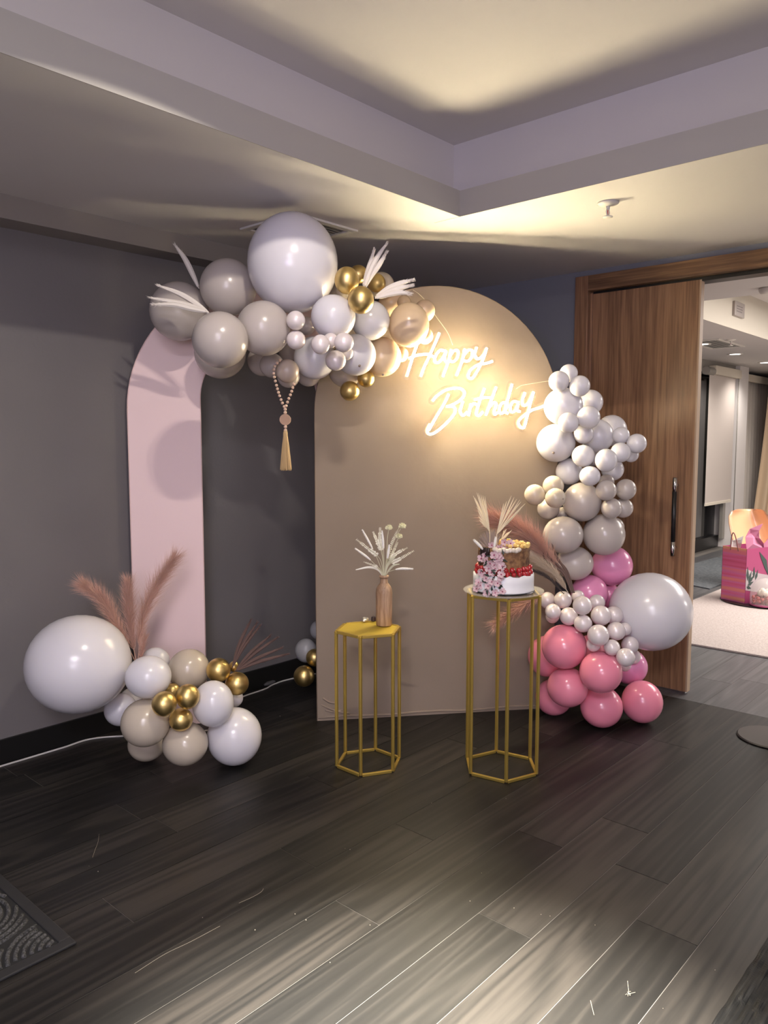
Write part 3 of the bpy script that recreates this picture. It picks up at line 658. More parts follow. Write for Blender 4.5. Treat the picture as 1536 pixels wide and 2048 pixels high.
def hairs(bm, base, axis, L, n, length, fwd, wid, rr, taper=True, curl=0.0, spread=1.0):
    """fine blades along a spine given as points; each blade leans forward and outward"""
    P = base; m = len(P)-1
    for k in range(n):
        s = rr.random(); x = s*m; i = min(int(x), m-1); f = x-i
        p = P[i].lerp(P[i+1], f); t = (P[i+1]-P[i]).normalized()
        o = t.orthogonal().normalized(); b = t.cross(o); a = rr.uniform(0, 6.283)
        out = (o*math.cos(a)+b*math.sin(a))
        env = min(1, 0.30+1.9*s)*(1-0.42*s**4)
        l = length*(0.35+0.65*env)*rr.uniform(0.7, 1.15)
        d1 = (t*fwd+out*spread*rr.uniform(0.3, 1.0)).normalized()
        d2 = (d1+Vector((rr.uniform(-.2, .2), rr.uniform(-.2, .2), -curl+rr.uniform(-.2, .2)))).normalized()
        w = d1.cross(Vector((rr.uniform(-1, 1), rr.uniform(-1, 1), rr.uniform(-1, 1)))).normalized()*wid
        q0, q1, q2 = p, p+d1*l*0.5, p+d1*l*0.5+d2*l*0.5
        A = [bm.verts.new(z) for z in (q0-w, q0+w, q1-w*0.8, q1+w*0.8, q2)]
        bm.faces.new((A[0], A[1], A[3], A[2])); bm.faces.new((A[2], A[3], A[4]))
def hang(name, bm, mt, par): o = fin(bm, name, mt); under(o, par); return o
DR = 'dried stems in the wooden vase'
def spray(path, label, wid, seed):
    rr = random.Random(seed); P = catmull([NECK]+path, 10)
    t = thing('leaf_spray', NECK, label, 'dried leaf', DR)
    bm = bmesh.new(); tube(bm, P, [0.0016*(1-0.6*i/len(P)) for i in range(len(P))], 5); hang('stem', bm, MT['dried_green'], t)
    bm = bmesh.new(); n = len(P); side = FW.cross((P[-1]-P[0]).normalized()).normalized()
    for i in range(int(n*0.42), n, 1):
        s = (i-n*0.42)/(n*0.58); l = 1.55*wid*(1-0.70*s)*(0.75+0.5*rr.random()); tt = (P[min(i+1, n-1)]-P[i-1]).normalized()
        for sg in (-1, 1):
            d = (side*sg*0.75+tt*0.8+FW*rr.uniform(-.35, .35)).normalized(); w = d.cross(FW).normalized()
            for lob in (0, 1, 2):
                dd = (d+w*(lob-1)*0.45).normalized(); st = P[i]+d*l*(0.0 if lob == 1 else 0.35); ll = l*(1.0 if lob == 1 else 0.5); ww = dd.cross(FW).normalized()*ll*0.22
                A = [bm.verts.new(z) for z in (st, st+dd*ll*0.55+ww, st+dd*ll, st+dd*ll*0.55-ww, st+dd*ll*0.5-FW*0.0018)]
                for a, b in ((0, 1), (1, 2), (2, 3), (3, 0)): bm.faces.new((A[a], A[b], A[4]))
    hang('leaflets', bm, MT['dried_white'], t)
spray([v9(810, 700), v9(765, 480), v9(770, 280)], 'upright white lobed leaf spray in the vase middle, tallest of the leaf sprays', 0.012, 1)
spray([v9(770, 760, -.02), v9(600, 610, -.03), v9(415, 460, -.03)], 'white lobed leaf spray reaching up to the left from the vase', 0.010, 2)
spray([v9(800, 700, .02), v9(720, 480, .03), v9(665, 345, .03)], 'white lobed leaf spray just left behind the upright middle one', 0.010, 3)
spray([v9(890, 760, .02), v9(960, 480, .03), v9(1060, 270, .03)], 'narrow white leaf spray rising right beneath the round flower heads', 0.007, 4)
spray([v9(900, 800, -.01), v9(1010, 680, -.02), v9(1180, 585, -.02)], 'white leaf spray right of centre, upper of the two pointing right', 0.010, 5)
spray([v9(900, 850, -.03), v9(1060, 760, -.05), v9(1278, 632, -.05)], 'white leaf spray pointing far right, lower of the two', 0.010, 6)
spray([v9(880, 820, .03), v9(970, 650, .04), v9(1040, 500, .04)], 'short white leaf spray behind the right hand pair', 0.008, 7)
spray([v9(760, 900, -.03), v9(660, 850, -.04), v9(525, 800, -.04)], 'small forked white spray low on the left', 0.006, 8)
def bunny(path, head0, label, r, seed, nm='bunny_tail_grass'):
    rr = random.Random(seed); P = catmull(path, 8); t = thing(nm, path[0], label, 'dried grass', DR if nm == 'bunny_tail_grass' else 'dried decorations on the cake')
    bm = bmesh.new(); tube(bm, P, 0.0012, 5); hang('stem', bm, MT['dried_green'], t)
    H = [p for p in P[int(len(P)*head0):]]
    bm = bmesh.new(); hairs(bm, H, None, 0, 700, r*1.5, 0.9, 0.0005, rr, spread=0.9)
    tube(bm, H, [r*0.75*math.sin(math.pi*(0.12+0.8*i/(len(H)-1)))**0.6 for i in range(len(H))], 8)
    hang('seed_head', bm, MT['bunny_white'], t)
bunny([NECK, v9(760, 830), v9(640, 570), v9(500, 310)], 0.62, 'fluffy white bunny tail reaching highest on the left', 0.0065, 11)
bunny([NECK, v9(740, 900, -.03), v9(600, 750, -.05), v9(395, 595, -.05)], 0.62, 'fluffy white bunny tail on the left, lower than the other', 0.0070, 12)
bunny([NECK, v9(880, 960, -.04), v9(1060, 905, -.07), v9(1265, 905, -.07)], 0.58, 'fluffy white bunny tail lying out level to the right', 0.0075, 13)
bunny([NECK, v9(830, 800, -.02), v9(820, 560, -.02), v9(800, 330, -.02)], 0.60, 'long fluffy bunny tail upright in the bouquet centre', 0.0075, 14)
bunny([NECK, v9(870, 820, -.03), v9(890, 700, -.04), v9(910, 545, -.04)], 0.55, 'short fluffy bunny tail in the bouquet centre, right of the long one', 0.0075, 15)
def pom(path, label, r, seed):
    rr = random.Random(seed); P = catmull(path, 8); t = thing('round_flower', path[0], label, 'dried flower', DR)
    bm = bmesh.new(); tube(bm, P, 0.0013, 5); hang('stem', bm, MT['dried_green'], t)
    bm = bmesh.new(); c = P[-1]
    for k in range(170):
        a, z = rr.uniform(0, 6.283), rr.uniform(-0.35, 1); q = math.sqrt(1-z*z); d = Vector((q*math.cos(a), q*math.sin(a), z))
        w = d.orthogonal().normalized()*r*0.16; l = r*rr.uniform(0.75, 1.05); u = d.cross(w).normalized()*r*0.10
        A = [bm.verts.new(x) for x in (c+d*r*0.2, c+d*l*0.8+w, c+d*l+u, c+d*l*0.8-w)]
        bm.faces.new(A)
    sph(bm, c, r*0.6, 10, 7); hang('flower_head', bm, MT['yellow_white'], t)
pom([NECK, v9(870, 700), v9(880, 450), v9(905, 275)], 'round cream flower head, left of the three at the top', 0.0180, 21)
pom([NECK, v9(900, 700, .01), v9(1010, 420, .01), v9(1110, 250, .01)], 'round cream flower head, highest of the three', 0.0190, 22)
pom([NECK, v9(900, 780, -.02), v9(990, 560, -.02), v9(1060, 410, -.02)], 'round cream flower head, lowest of the three', 0.0175, 23)
def blade(path, label, w, mt):
    P = catmull(path, 8); n = len(P); bm = bmesh.new(); A = []
    for i, p in enumerate(P):
        t = (P[min(i+1, n-1)]-P[max(i-1, 0)]).normalized(); s = FW.cross(t).normalized()*w*math.sin(math.pi*(0.1+0.9*(1-i/(n-1)))*0.9+0.1)
        A.append([bm.verts.new(p-s), bm.verts.new(p-FW*w*0.25), bm.verts.new(p+s)])
    for a, b in zip(A, A[1:]):
        bm.faces.new((a[0], a[1], b[1], b[0])); bm.faces.new((a[1], a[2], b[2], b[1]))
    o = fin(bm, 'long_leaf', mt, smooth=True); tag(o, label, 'dried leaf', DR)
blade([NECK, v9(740, 920, -.02), v9(600, 880, -.05), v9(395, 918, -.06)], 'long smooth pale leaf arching out level to the left', 0.0050, MT['dried_white'])
blade([NECK, v9(900, 930, -.03), v9(980, 850, -.05), v9(1070, 830, -.06)], 'short smooth green leaf curling right above the vase rim', 0.0045, MT['dried_green'])
blade([NECK, v9(880, 860, -.03), v9(950, 760, -.05), v9(1010, 700, -.05)], 'broad pale green leaf at the bouquet foot, pointing up right', 0.0055, MT['dried_green'])
# small things lying beside the vase
mat('foil', (0.85, 0.83, 0.72), 0.18, 0.7); mat('dark_choc', (0.03, 0.015, 0.02), 0.3)
c = onz(729, 1243, 0.622); bm = bmesh.new(); rr = random.Random(5)
for k in range(5):
    q = sph(bm, c+Vector((rr.uniform(-.016, .016), rr.uniform(-.012, .012), 0.008+rr.uniform(0, .005))), 0.010, 7, 5, (1.1, 0.9, 0.75))
    for x in q: x.co += Vector((rr.uniform(-.002, .002), rr.uniform(-.002, .002), rr.uniform(-.001, .002)))
o = fin(bm, 'foil_trinket', MT['foil']); tag(o, 'crumpled shiny silver foil piece on the short gold plinth', 'foil wrapper')
c = onz(747, 1242, 0.622); bm = bmesh.new(); lathe(bm, [(0.008, 0.0), (0.011, 0.002), (0.011, 0.016), (0.007, 0.021)], 14, org=c)
o = fin(bm, 'dark_trinket', MT['dark_choc']); tag(o, 'small dark glossy trinket right against the wooden vase', 'trinket')
# ------------------------------------------------------------------ cake
mat('icing', (0.78, 0.78, 0.80), 0.45, bump=0.08, bscale=40); mat('berry', (0.38, 0.015, 0.02), 0.25, coat=0.5); mat('sponge', (0.30, 0.16, 0.07), 0.8, col2=(0.10, 0.04, 0.02), scale=45, bump=0.4, bscale=80)
mat('crumble', (0.74, 0.52, 0.18), 0.7); mat('cream_top', (0.70, 0.62, 0.52), 0.5); mat('choc', (0.022, 0.012, 0.012), 0.3)
mat('petal', (0.60, 0.43, 0.46), 0.6); mat('petal_mid', (0.40, 0.10, 0.18), 0.6); mat('dark_leaf', (0.025, 0.04, 0.030), 0.4)
MT['clear_acrylic'] = bpy.data.materials.new('clear_acrylic'); MT['clear_acrylic'].use_nodes = True
_b = MT['clear_acrylic'].node_tree.nodes['Principled BSDF']; _b.inputs['Base Color'].default_value = (0.9, 0.88, 0.82, 1); _b.inputs['Alpha'].default_value = 0.22; _b.inputs['Roughness'].default_value = 0.06
PZ = 0.7955
pc = Vector((2.84, 1.855, PZ)); bm = bmesh.new()
lathe(bm, [(0.150, 0.0), (0.172, 0.002), (0.176, 0.008), (0.172, 0.010), (0.160, 0.007), (0.02, 0.006)], 48)
o = fin(bm, 'cake_plate', MT['clear_acrylic'], loc=pc, smooth=True); tag(o, 'clear round acrylic plate under the cake on the tall plinth', 'cake plate')
KC = onz(1006, 1180, PZ+0.010); KC.x, KC.y = KC.x*0.5+pc.x*0.5, KC.y*0.5+pc.y*0.5
ck = thing('cake', KC, 'two tier cake with white icing, berries and golden crumble on the tall plinth', 'cake')
KD = (KC-C0).dot(FW); q = KD/F
bm = bmesh.new(); lathe(bm, [(0.134, -0.003), (0.136, 0.0), (0.134, 0.003)], 40); fin(bm, 'cake_board', MT['black_gloss'], ck)
R1 = 60*q; H1 = 34*q
bm = bmesh.new(); seg = 56; rings = []
for r, z in ((R1*0.99, 0.003), (R1*1.03, 0.006), (R1*1.0, 0.012), (R1, H1*0.6), (R1*1.0, H1), (R1*0.97, H1+0.002), (R1*0.93, H1-0.002), (0.01, H1-0.002)):
    rings.append([bm.verts.new((r*math.cos(2*math.pi*k/seg), r*math.sin(2*math.pi*k/seg), z+(0.0035*math.sin(k*1.3)+0.002*math.sin(k*2.9) if H1*0.9 < z and r > R1*0.95 else 0))) for k in range(seg)])
for a, b in zip(rings, rings[1:]):
    for k in range(seg): bm.faces.new((a[k], a[(k+1) % seg], b[(k+1) % seg], b[k]))
bm.faces.new(rings[-1]); bm.faces.new(rings[0][::-1])
fin(bm, 'white_tier', MT['icing'], ck, smooth=True)
bb = bmesh.new(); lathe(bb, [(0.001, 0.013), (0.008, 0.010), (0.0115, 0.004), (0.010, -0.004), (0.005, -0.011), (0.001, -0.014)], 10)
bme2 = bpy.data.meshes.new('berry'); bb.to_mesh(bme2); bb.free(); bme2.materials.append(MT['berry'])
for p in bme2.polygons: p.use_smooth = True
rr = random.Random(9); H2 = H1+18*q
for ring, (rad, n, z) in enumerate(((R1*0.88, 26, H1+0.010), (R1*0.86, 24, H1+0.027))):
    for k in range(n):
        a = 2*math.pi*(k+0.5*ring)/n; o = bpy.data.objects.new('berry', bme2); COL.objects.link(o); o.parent = ck
        o.location = (rad*math.cos(a), rad*math.sin(a), z+rr.uniform(-.002, .002)); o.rotation_euler = (rr.uniform(-1, 1), rr.uniform(-1, 1), rr.uniform(0, 6)); s = rr.uniform(0.95, 1.15); o.scale = (s, s, s)
R2 = 50*q; H3 = H1+54*q
bm = bmesh.new(); seg = 48; rings = []
for i in range(9):
    z = H1-0.001+(H3-H1)*i/8
    rings.append([bm.verts.new(((R2+0.0025*math.sin(k*2.1+i*1.7)+rr.uniform(-.0015, .0015))*math.cos(2*math.pi*k/seg), (R2+0.0025*math.sin(k*2.1+i*1.7))*math.sin(2*math.pi*k/seg), z)) for k in range(seg)])
for a, b in zip(rings, rings[1:]):
    for k in range(seg): bm.faces.new((a[k], a[(k+1) % seg], b[(k+1) % seg], b[k]))
bm.faces.new(rings[-1]); bm.faces.new(rings[0][::-1])
fin(bm, 'upper_tier', MT['sponge'], ck, smooth=True)
bm = bmesh.new()   # popcorn like crumble on the top, right half
for k in range(95):
    a = rr.uniform(0, 6.283); rad = R2*math.sqrt(rr.random())*0.98; d = Vector((math.cos(a)*rad, math.sin(a)*rad, 0))
    if d.dot(RT) < -R2*0.15: continue
    s = sph(bm, d+Vector((0, 0, H3+0.004+rr.random()*0.018*(1-rad/R2*0.6))), rr.uniform(0.006, 0.011), 6, 4)
    for x in s: x.co += Vector((rr.uniform(-.002, .002), rr.uniform(-.002, .002), rr.uniform(-.002, .002)))
o = fin(bm, 'crumble', MT['crumble'], ck); o['kind'] = 'stuff'; o['label'] = 'golden crumble on top of the cake'
fr = -Vector((FW.x, FW.y, 0)).normalized()
bm = bmesh.new()
for k in range(9):
    d = (fr*1.0+RT*(-0.55+0.13*k)).normalized()*R2*0.98
    sph(bm, d+Vector((0, 0, H3-0.002-0.006*abs(math.sin(k*2)))), 0.013, 10, 7, (1, 1, 0.8))
fin(bm, 'cream_patch', MT['cream_top'], ck, smooth=True)
bm = bmesh.new()
for k in range(7):
    d = (fr*0.55-RT*(0.55+0.12*k)).normalized()*R2*0.99
    tube(bm, [d+Vector((0, 0, H3+0.002)), d*1.02+Vector((0, 0, H3-0.012)), d*1.02+Vector((0, 0, H3-0.03-0.012*math.sin(k*2.3)))], 0.0085, 8)
fin(bm, 'chocolate_drip', MT['choc'], ck, smooth=True)
# blossom cascade
Z7 = lambda x, y: (880+x/4.8, 960+y/4.8)
def cake_pt(x, y, lift=0.006):
    px, py = Z7(x, y); r_ = ray(px, py)
    R = R1 if py > 1146 else (R1*0.95 if py > 1132 else R2*1.02)
    o_ = C0-KC; a = r_.x**2+r_.y**2; b_ = o_.x*r_.x+o_.y*r_.y; c_ = o_.x**2+o_.y**2-(R+lift)**2; D = b_*b_-a*c_
    if D > 0 and py > 1106: return C0+r_*((-b_-math.sqrt(D))/a)
    t = -b_/a                                    # above the top or past the side: half way in front of the axis
    return C0+r_*t-FW*(R2*0.55)
ca = thing('blossom_cascade', KC+Vector((0, 0, H3)), 'cascade of pale pink blossoms with dark leaves down the front left of the cake', 'flowers')
pb = bmesh.new()
for k in range(5):
    a = 2*math.pi*k/5; d = Vector((math.cos(a), math.sin(a), 0)); s = Vector((-math.sin(a), math.cos(a), 0))
    pts = [(0.05, 0, 0), (0.45, 0.36, 0.16), (0.85, 0.40, 0.34), (1.0, 0.0, 0.30), (0.85, -0.40, 0.34), (0.45, -0.36, 0.16)]
    V = [pb.verts.new(d*u+s*w+Vector((0, 0, h))) for u, w, h in pts]; mid = pb.verts.new(d*0.6+Vector((0, 0, 0.10)))
    for i in range(6): pb.faces.new((V[i], V[(i+1) % 6], mid))
pme = bpy.data.meshes.new('blossom'); pb.to_mesh(pme); pb.free(); pme.materials.append(MT['petal'])
cb = bmesh.new(); sph(cb, (0, 0, 0.15), 0.2, 8, 6); cme = bpy.data.meshes.new('blossom_centre'); cb.to_mesh(cme); cb.free(); cme.materials.append(MT['petal_mid'])
rr = random.Random(4)
for x, y in ((480,620),(600,590),(655,605),(500,680),(560,690),(622,665),(430,725),(395,755),(478,800),(520,818),(572,808),(388,890),(492,888),(440,945),(420,915),(582,945),(500,978),(552,992),(385,1010),(350,1045),(462,1020),(600,1072),(450,1085),(530,1082),(570,725),(440,690),(530,650),(590,910),(370,985),(540,760),(450,820),(580,750),(470,850),(530,850),(440,770),(400,700),(560,640),(520,720),(600,830)):
    p = cake_pt(x, y); b = bpy.data.objects.new('blossom', pme); COL.objects.link(b)
    n = (-FW+RT*rr.uniform(-.6, .3)+UP*rr.uniform(-.3, .6)).normalized(); s = rr.uniform(0.0150, 0.0195)
    b.matrix_world = Matrix.LocRotScale(p, n.to_track_quat('Z', 'Y'), (s, s, s)); 
    under(b, ca)
    c = bpy.data.objects.new('blossom_centre', cme); COL.objects.link(c); c.parent = b
lb = bmesh.new(); V = [lb.verts.new(p) for p in ((0, 0, 0), (0.3, 0.5, 0.1), (0, 1.6, 0.25), (-0.3, 0.5, 0.1), (0, 0.6, -0.05))]
for i in range(4): lb.faces.new((V[i], V[(i+1) % 4], V[4]))
lme = bpy.data.meshes.new('dark_leaf'); lb.to_mesh(lme); lb.free(); lme.materials.append(MT['dark_leaf'])
for x, y in ((500,735),(540,765),(612,720),(540,870),(420,830),(500,965),(450,1050),(562,1050),(470,860),(600,760),(380,800),(400,960),(520,1040),(570,1000),(480,920),(420,1070),(590,860),(370,860),(450,770),(340,1060),(540,910),(500,1075)):
    p = cake_pt(x, y, 0.011); b = bpy.data.objects.new('leaf', lme); COL.objects.link(b)
    n = (-FW+RT*rr.uniform(-.5, .5)+UP*rr.uniform(-.5, .5)).normalized(); s = rr.uniform(0.014, 0.020)
    b.matrix_world = Matrix.LocRotScale(p, n.to_track_quat('Z', 'Y') @ Matrix.Rotation(rr.uniform(0, 6.28), 3, 'Z').to_quaternion(), (s, s, s)); under(b, ca)
# dried palm fans and a pleated dried fan behind the blossoms
mat('palm_cream', (0.72, 0.62, 0.44), 0.75); mat('palm_grey', (0.27, 0.21, 0.18), 0.8); mat('fan_tan', (0.55, 0.36, 0.25), 0.8)
DC = 'dried decorations on the cake'
def fan(name, base, tips, label, mt, w=0.0032, d=0.0, stem=None):
    B = at(*Z7(*base), KD-0.05+d); t = thing(name, B, label, 'dried palm', DC)
    bm = bmesh.new(); tube(bm, [B, at(*Z7(*(stem or (base[0], base[1]+130))), KD-0.05+d)], 0.0018, 5); hang('stem', bm, mt, t)
    for k, (x, y) in enumerate(tips):
        e = at(*Z7(x, y), KD-0.05+d+0.012*math.sin(k*1.9)); bm = bmesh.new(); P = [B.lerp(e, f)+UP*0.004*math.sin(3.1*f)*(1 if k % 2 else -1) for f in (0, .3, .6, .85, 1)]
        A = []
        for i, p in enumerate(P):
            tt = (e-B).normalized(); s = FW.cross(tt).normalized()*w*(0.35, 0.8, 1.0, 0.8, 0.15)[i]
            A.append([bm.verts.new(p-s), bm.verts.new(p-FW*w*0.5), bm.verts.new(p+s), bm.verts.new(p+FW*w*0.2)])
        for a, b in zip(A, A[1:]):
            for i in range(4): bm.faces.new((a[i], a[(i+1) % 4], b[(i+1) % 4], b[i]))
        hang('frond', bm, mt, t)
fan('palm_spear', (478, 500), [(318,148),(335,170),(352,118),(366,125),(392,140),(410,148),(430,155),(350,255),(362,290),(440,240)], 'cream dried palm spear on the cake, left one of the pair', MT['palm_cream'], 0.0028)
fan('palm_spear', (475, 470), [(368,345),(372,362),(376,382),(390,402),(405,420),(420,440)], 'short cream palm tuft low under the left palm spear', MT['palm_cream'], 0.0026, 0.01)
fan('palm_spear', (545, 520), [(612,225),(640,205),(662,195),(686,150),(712,165),(738,182),(765,190),(778,208),(800,245),(818,228),(690,305),(665,368),(655,390)], 'cream dried palm spear on the cake, right one of the pair', MT['palm_cream'], 0.0028)
fan('palm_spear', (590, 570), [(690,478),(668,500),(652,520),(640,470),(615,480)], 'short golden palm tuft behind the blossoms, right of the pleated fan', MT['palm_cream'], 0.0028, 0.02)
fan('pleated_fan', (500, 700), [(365,570),(372,545),(385,525),(400,510),(418,498),(438,488),(458,478),(480,470),(502,466),(524,468),(546,476),(566,500),(580,530)], 'grey brown pleated round dried fan behind the blossoms', MT['palm_grey'], 0.0052, 0.015, (505, 760))
bunny([at(*Z7(425, 700), KD-.07), at(*Z7(405, 660), KD-.08), at(*Z7(365, 615), KD-.085), at(*Z7(330, 580), KD-.085)], 0.28, 'white bunny tail at the left of the cake flowers', 0.0085, 31, 'bunny_tail_decoration')
bunny([at(*Z7(520, 700), KD-.09), at(*Z7(522, 650), KD-.09), at(*Z7(528, 600), KD-.09), at(*Z7(535, 555), KD-.09)], 0.35, 'small pale bunny tail standing among the top blossoms', 0.0075, 32, 'bunny_tail_decoration')
# ------------------------------------------------------------------ pampas plumes
mat('plume_pink', (0.60, 0.37, 0.295), 0.9); mat('plume_white', (0.76, 0.71, 0.65), 0.9); mat('plume_dark', (0.13, 0.08, 0.068), 0.9); mat('plume_cream', (0.60, 0.49, 0.37), 0.9); mat('plume_tip', (0.42, 0.30, 0.24), 0.9); mat('plume_black', (0.075, 0.055, 0.05), 0.9)
def plume(pts, label, mt, n, length, wid, seed, d, s0=0.25, fwd=1.1, cat='dried plume', grp=None, name='pampas_plume', spread=0.9, core=0.0):
    if not isinstance(d, (list, tuple)): d = [d]*len(pts)
    rr = random.Random(seed); P = catmull([at(x, y, e) for (x, y), e in zip(pts, d)], 8)
    t = thing(name, P[0], label, cat, grp)
    bm = bmesh.new(); tube(bm, P, [0.0022*(1-0.7*i/len(P)) for i in range(len(P))], 6); hang('stem', bm, MT[mt], t)
    H = P[int(len(P)*s0):]; bm = bmesh.new(); hairs(bm, H, None, 0, n, length, fwd, wid, rr, spread=spread)
    if core: tube(bm, H, [core*math.sin(math.pi*(0.1+0.84*i/(len(H)-1)))**0.7 for i in range(len(H))], 7)
    hang('plume', bm, MT[mt], t)
GP = 'pink pampas plumes of the floor cluster'
plume([(270,1322),(240,1262),(208,1205),(168,1172)], 'dusty pink pampas plume leaning left over the giant white balloon', 'plume_pink', 1700, 0.105, 0.0006, 41, [3.5,3.46,3.42,3.38], 0.12, grp=GP)
plume([(272,1322),(262,1265),(258,1215),(256,1168)], 'dusty pink pampas plume standing upright in the middle', 'plume_pink', 1500, 0.095, 0.0006, 42, 3.52, 0.15, grp=GP)
plume([(276,1322),(284,1245),(308,1180),(348,1118)], 'dusty pink pampas plume leaning right across the pink arch', 'plume_pink', 1800, 0.110, 0.0006, 43, [3.5,3.52,3.54,3.54], 0.12, grp=GP)
plume([(282,1328),(284,1300),(290,1275)], 'short dusty pink plume tuft at the foot of the three plumes', 'plume_pink', 400, 0.05, 0.0006, 44, 3.48, 0.1, grp=GP)
GD = 'dark dried grass spikes of the floor cluster'
for k, (x, y, lb) in enumerate(((500,1243,'dark brown grass spike, leftmost and most upright of the fan'),(512,1249,'dark brown grass spike, second from the left with pale tip'),(518,1254,'dark brown grass spike, third from the left close to the second'),(538,1273,'dark grass spike, tall middle one with a green pale tip'),(552,1277,'dark grass spike just right of the middle one'),(560,1297,'dark grass spike, second lowest of the fan'),(572,1309,'pinkish brown grass spike, lowest and rightmost of the fan'))):
    b = (464, 1336) if k < 3 else (470, 1342)
    plume([b, (b[0]*0.5+x*0.5-3, b[1]*0.5+y*0.5-2), (x, y)], lb, 'plume_dark', 560, 0.032, 0.0012, 50+k, [3.56, 3.54+0.004*k, 3.52+0.008*k], 0.08, fwd=2.7, cat='dried grass', grp=GD, name='grass_spike', core=0.008)
GW = 'white plumes of the arch garland'
for k, (p, lb, d) in enumerate((([(398,577),(385,548),(370,518),(352,493)], 'thin white plume pointing up left behind the upper left taupe balloon', 3.50),
        ([(418,626),(392,607),(360,588),(319,572)], 'white plume over the far left balloon, uppermost of the lower pair', 3.28),
        ([(420,627),(395,617),(355,606),(302,596)], 'white plume pointing level left over the far left balloon', 3.26),
        ([(415,624),(385,618),(350,610),(310,609)], 'white plume lowest on the far left balloon', 3.25),
        ([(728,574),(738,548),(750,522),(771,490)], 'white plume tuft above the gold balloons, tallest and rightmost upright', 3.34),
        ([(730,576),(742,552),(758,530),(771,508)], 'white plume tuft above the gold balloons, right side strand', 3.35),
        ([(726,573),(734,550),(740,530),(747,504)], 'white plume tuft above the gold balloons, short left strand', 3.36),
        ([(750,594),(775,578),(800,567),(821,561)], 'white plume pointing right towards the beige arch top, upper strand', 3.30),
        ([(750,596),(778,583),(800,576),(820,572)], 'white plume pointing right towards the beige arch top, middle strand', 3.29),
        ([(750,597),(775,589),(798,585),(816,587)], 'white plume pointing right towards the beige arch top, lowest strand', 3.28))):
    plume(p, lb, 'plume_white', 560, 0.034, 0.0015, 60+k, d, 0.05, fwd=2.6, grp=GW, name='white_plume', spread=0.9, core=0.0125)
GB = 'dried plumes beside the cake'
plume([(1128,1168),(1092,1112),(1050,1068),(985,1037)], 'large peach brown pampas plume leaning up left behind the cake', 'plume_pink', 2800, 0.15, 0.0011, 71, [3.78,3.74,3.70,3.66], 0.08, grp=GB)
plume([(1136,1185),(1112,1150),(1085,1128),(1056,1110)], 'cream pampas plume just right of the cake', 'plume_cream', 1500, 0.085, 0.0010, 72, 3.70, 0.06, grp=GB, fwd=1.8)
plume([(1128,1188),(1102,1160),(1080,1146),(1060,1141)], 'dark brown feathery grass low at the right of the cake', 'plume_black', 900, 0.035, 0.0010, 73, 3.66, 0.05, grp=GB, fwd=2.0, core=0.004)
for k, (x, y, lb) in enumerate(((1086,1105,'dark dried spike beside the column, leftmost and lowest tip'),(1092,1096,'dark dried spike beside the column, second from the left'),(1105,1091,'dark dried spike beside the column, tallest tip'),(1108,1100,'dark dried spike beside the column, just right of the tallest'))):
    plume([(1143+k*2,1186),(1125+k*3,1145-k),(x+6,y+18),(x,y)], lb, 'plume_dark', 420, 0.018, 0.0009, 75+k, 3.72+0.01*k, 0.03, fwd=3, grp=GB, name='grass_spike', cat='dried grass', core=0.0055)
plume([(1088,1186),(1062,1202),(1030,1222),(992,1248)], 'pinkish plume pointing down left behind the legs of the tall plinth', 'plume_pink', 900, 0.10, 0.0009, 79, [3.83,3.82,3.78,3.74], 0.05, grp=GB)
# ------------------------------------------------------------------ power cord on the floor
cd = thing('power_cord', (1.5, 3.45, 0), 'white power cord lying along the skirting behind the balloons', 'cord')
pts = [onz(*p, 0.004) for p in ((-60,1552),(0,1532),(60,1512),(120,1491),(170,1468))]
pts = [Vector((min(p.x, 9), min(p.y, 3.515), 0.004)) for p in pts]+[Vector((1.97, 3.38, 0.004)), Vector((2.25, 3.18, 0.004)), Vector((2.40, 3.30, 0.004)), Vector((2.53, 3.44, 0.004)), onz(489, 1392, 0.004), onz(530, 1378, 0.004), onz(549, 1368, 0.004), onz(590, 1356, 0.004)]
pts = [Vector((p.x, min(p.y, 3.525), p.z)) for p in pts]+[Vector((3.6, 3.40, 0.004))]
bm = bmesh.new(); tube(bm, catmull(pts, 8), 0.0042, 8); hang('cord', bm, MT['white_cord'], cd)
mat('grey_plastic', (0.10, 0.10, 0.105), 0.4)
c = onz(540, 1366, 0.012); bm = bmesh.new(); tube(bm, [c-Vector((.045, .004, 0)), c-Vector((.02, 0, 0)), c+Vector((.02, .003, 0)), c+Vector((.04, .003, 0))], [0.006, 0.013, 0.013, 0.006], 10); hang('plug', bm, MT['grey_plastic'], cd)
# ------------------------------------------------------------------ doormat with swirl ribs
mat('rubber', (0.020, 0.020, 0.021), 0.5); mat('mat_pile', (0.012, 0.012, 0.012), 0.95); mat('mat_rib', (0.10, 0.10, 0.10), 0.95, col2=(0.018, 0.018, 0.018), scale=160, bump=0.6, bscale=250)
x1, y1 = 0.985, 2.082; x0, ytop = 0.1, 2.98
dm = thing('doormat', (0.6, 2.5, 0), 'black doormat with swirling ribbed pile in the left corner', 'doormat')
o = boxes('pile_base', [(x0, x1-0.035, y1+0.035, ytop, 0.001, 0.005)], MT['mat_pile']); under(o, dm)
bm = bmesh.new(); box(bm, x0, x1, y1, y1+0.036, 0.0005, 0.009); box(bm, x1-0.036, x1, y1+0.036, ytop, 0.0005, 0.009); o = fin(bm, 'rubber_border', MT['rubber'], bevel=0.003); under(o, dm)
xa, ya, xb, yb = x0, y1+0.042, x1-0.042, 2.72
CEN = [(0.80, 2.43), (0.955, 2.10), (0.66, 2.02), (0.62, 2.24)]
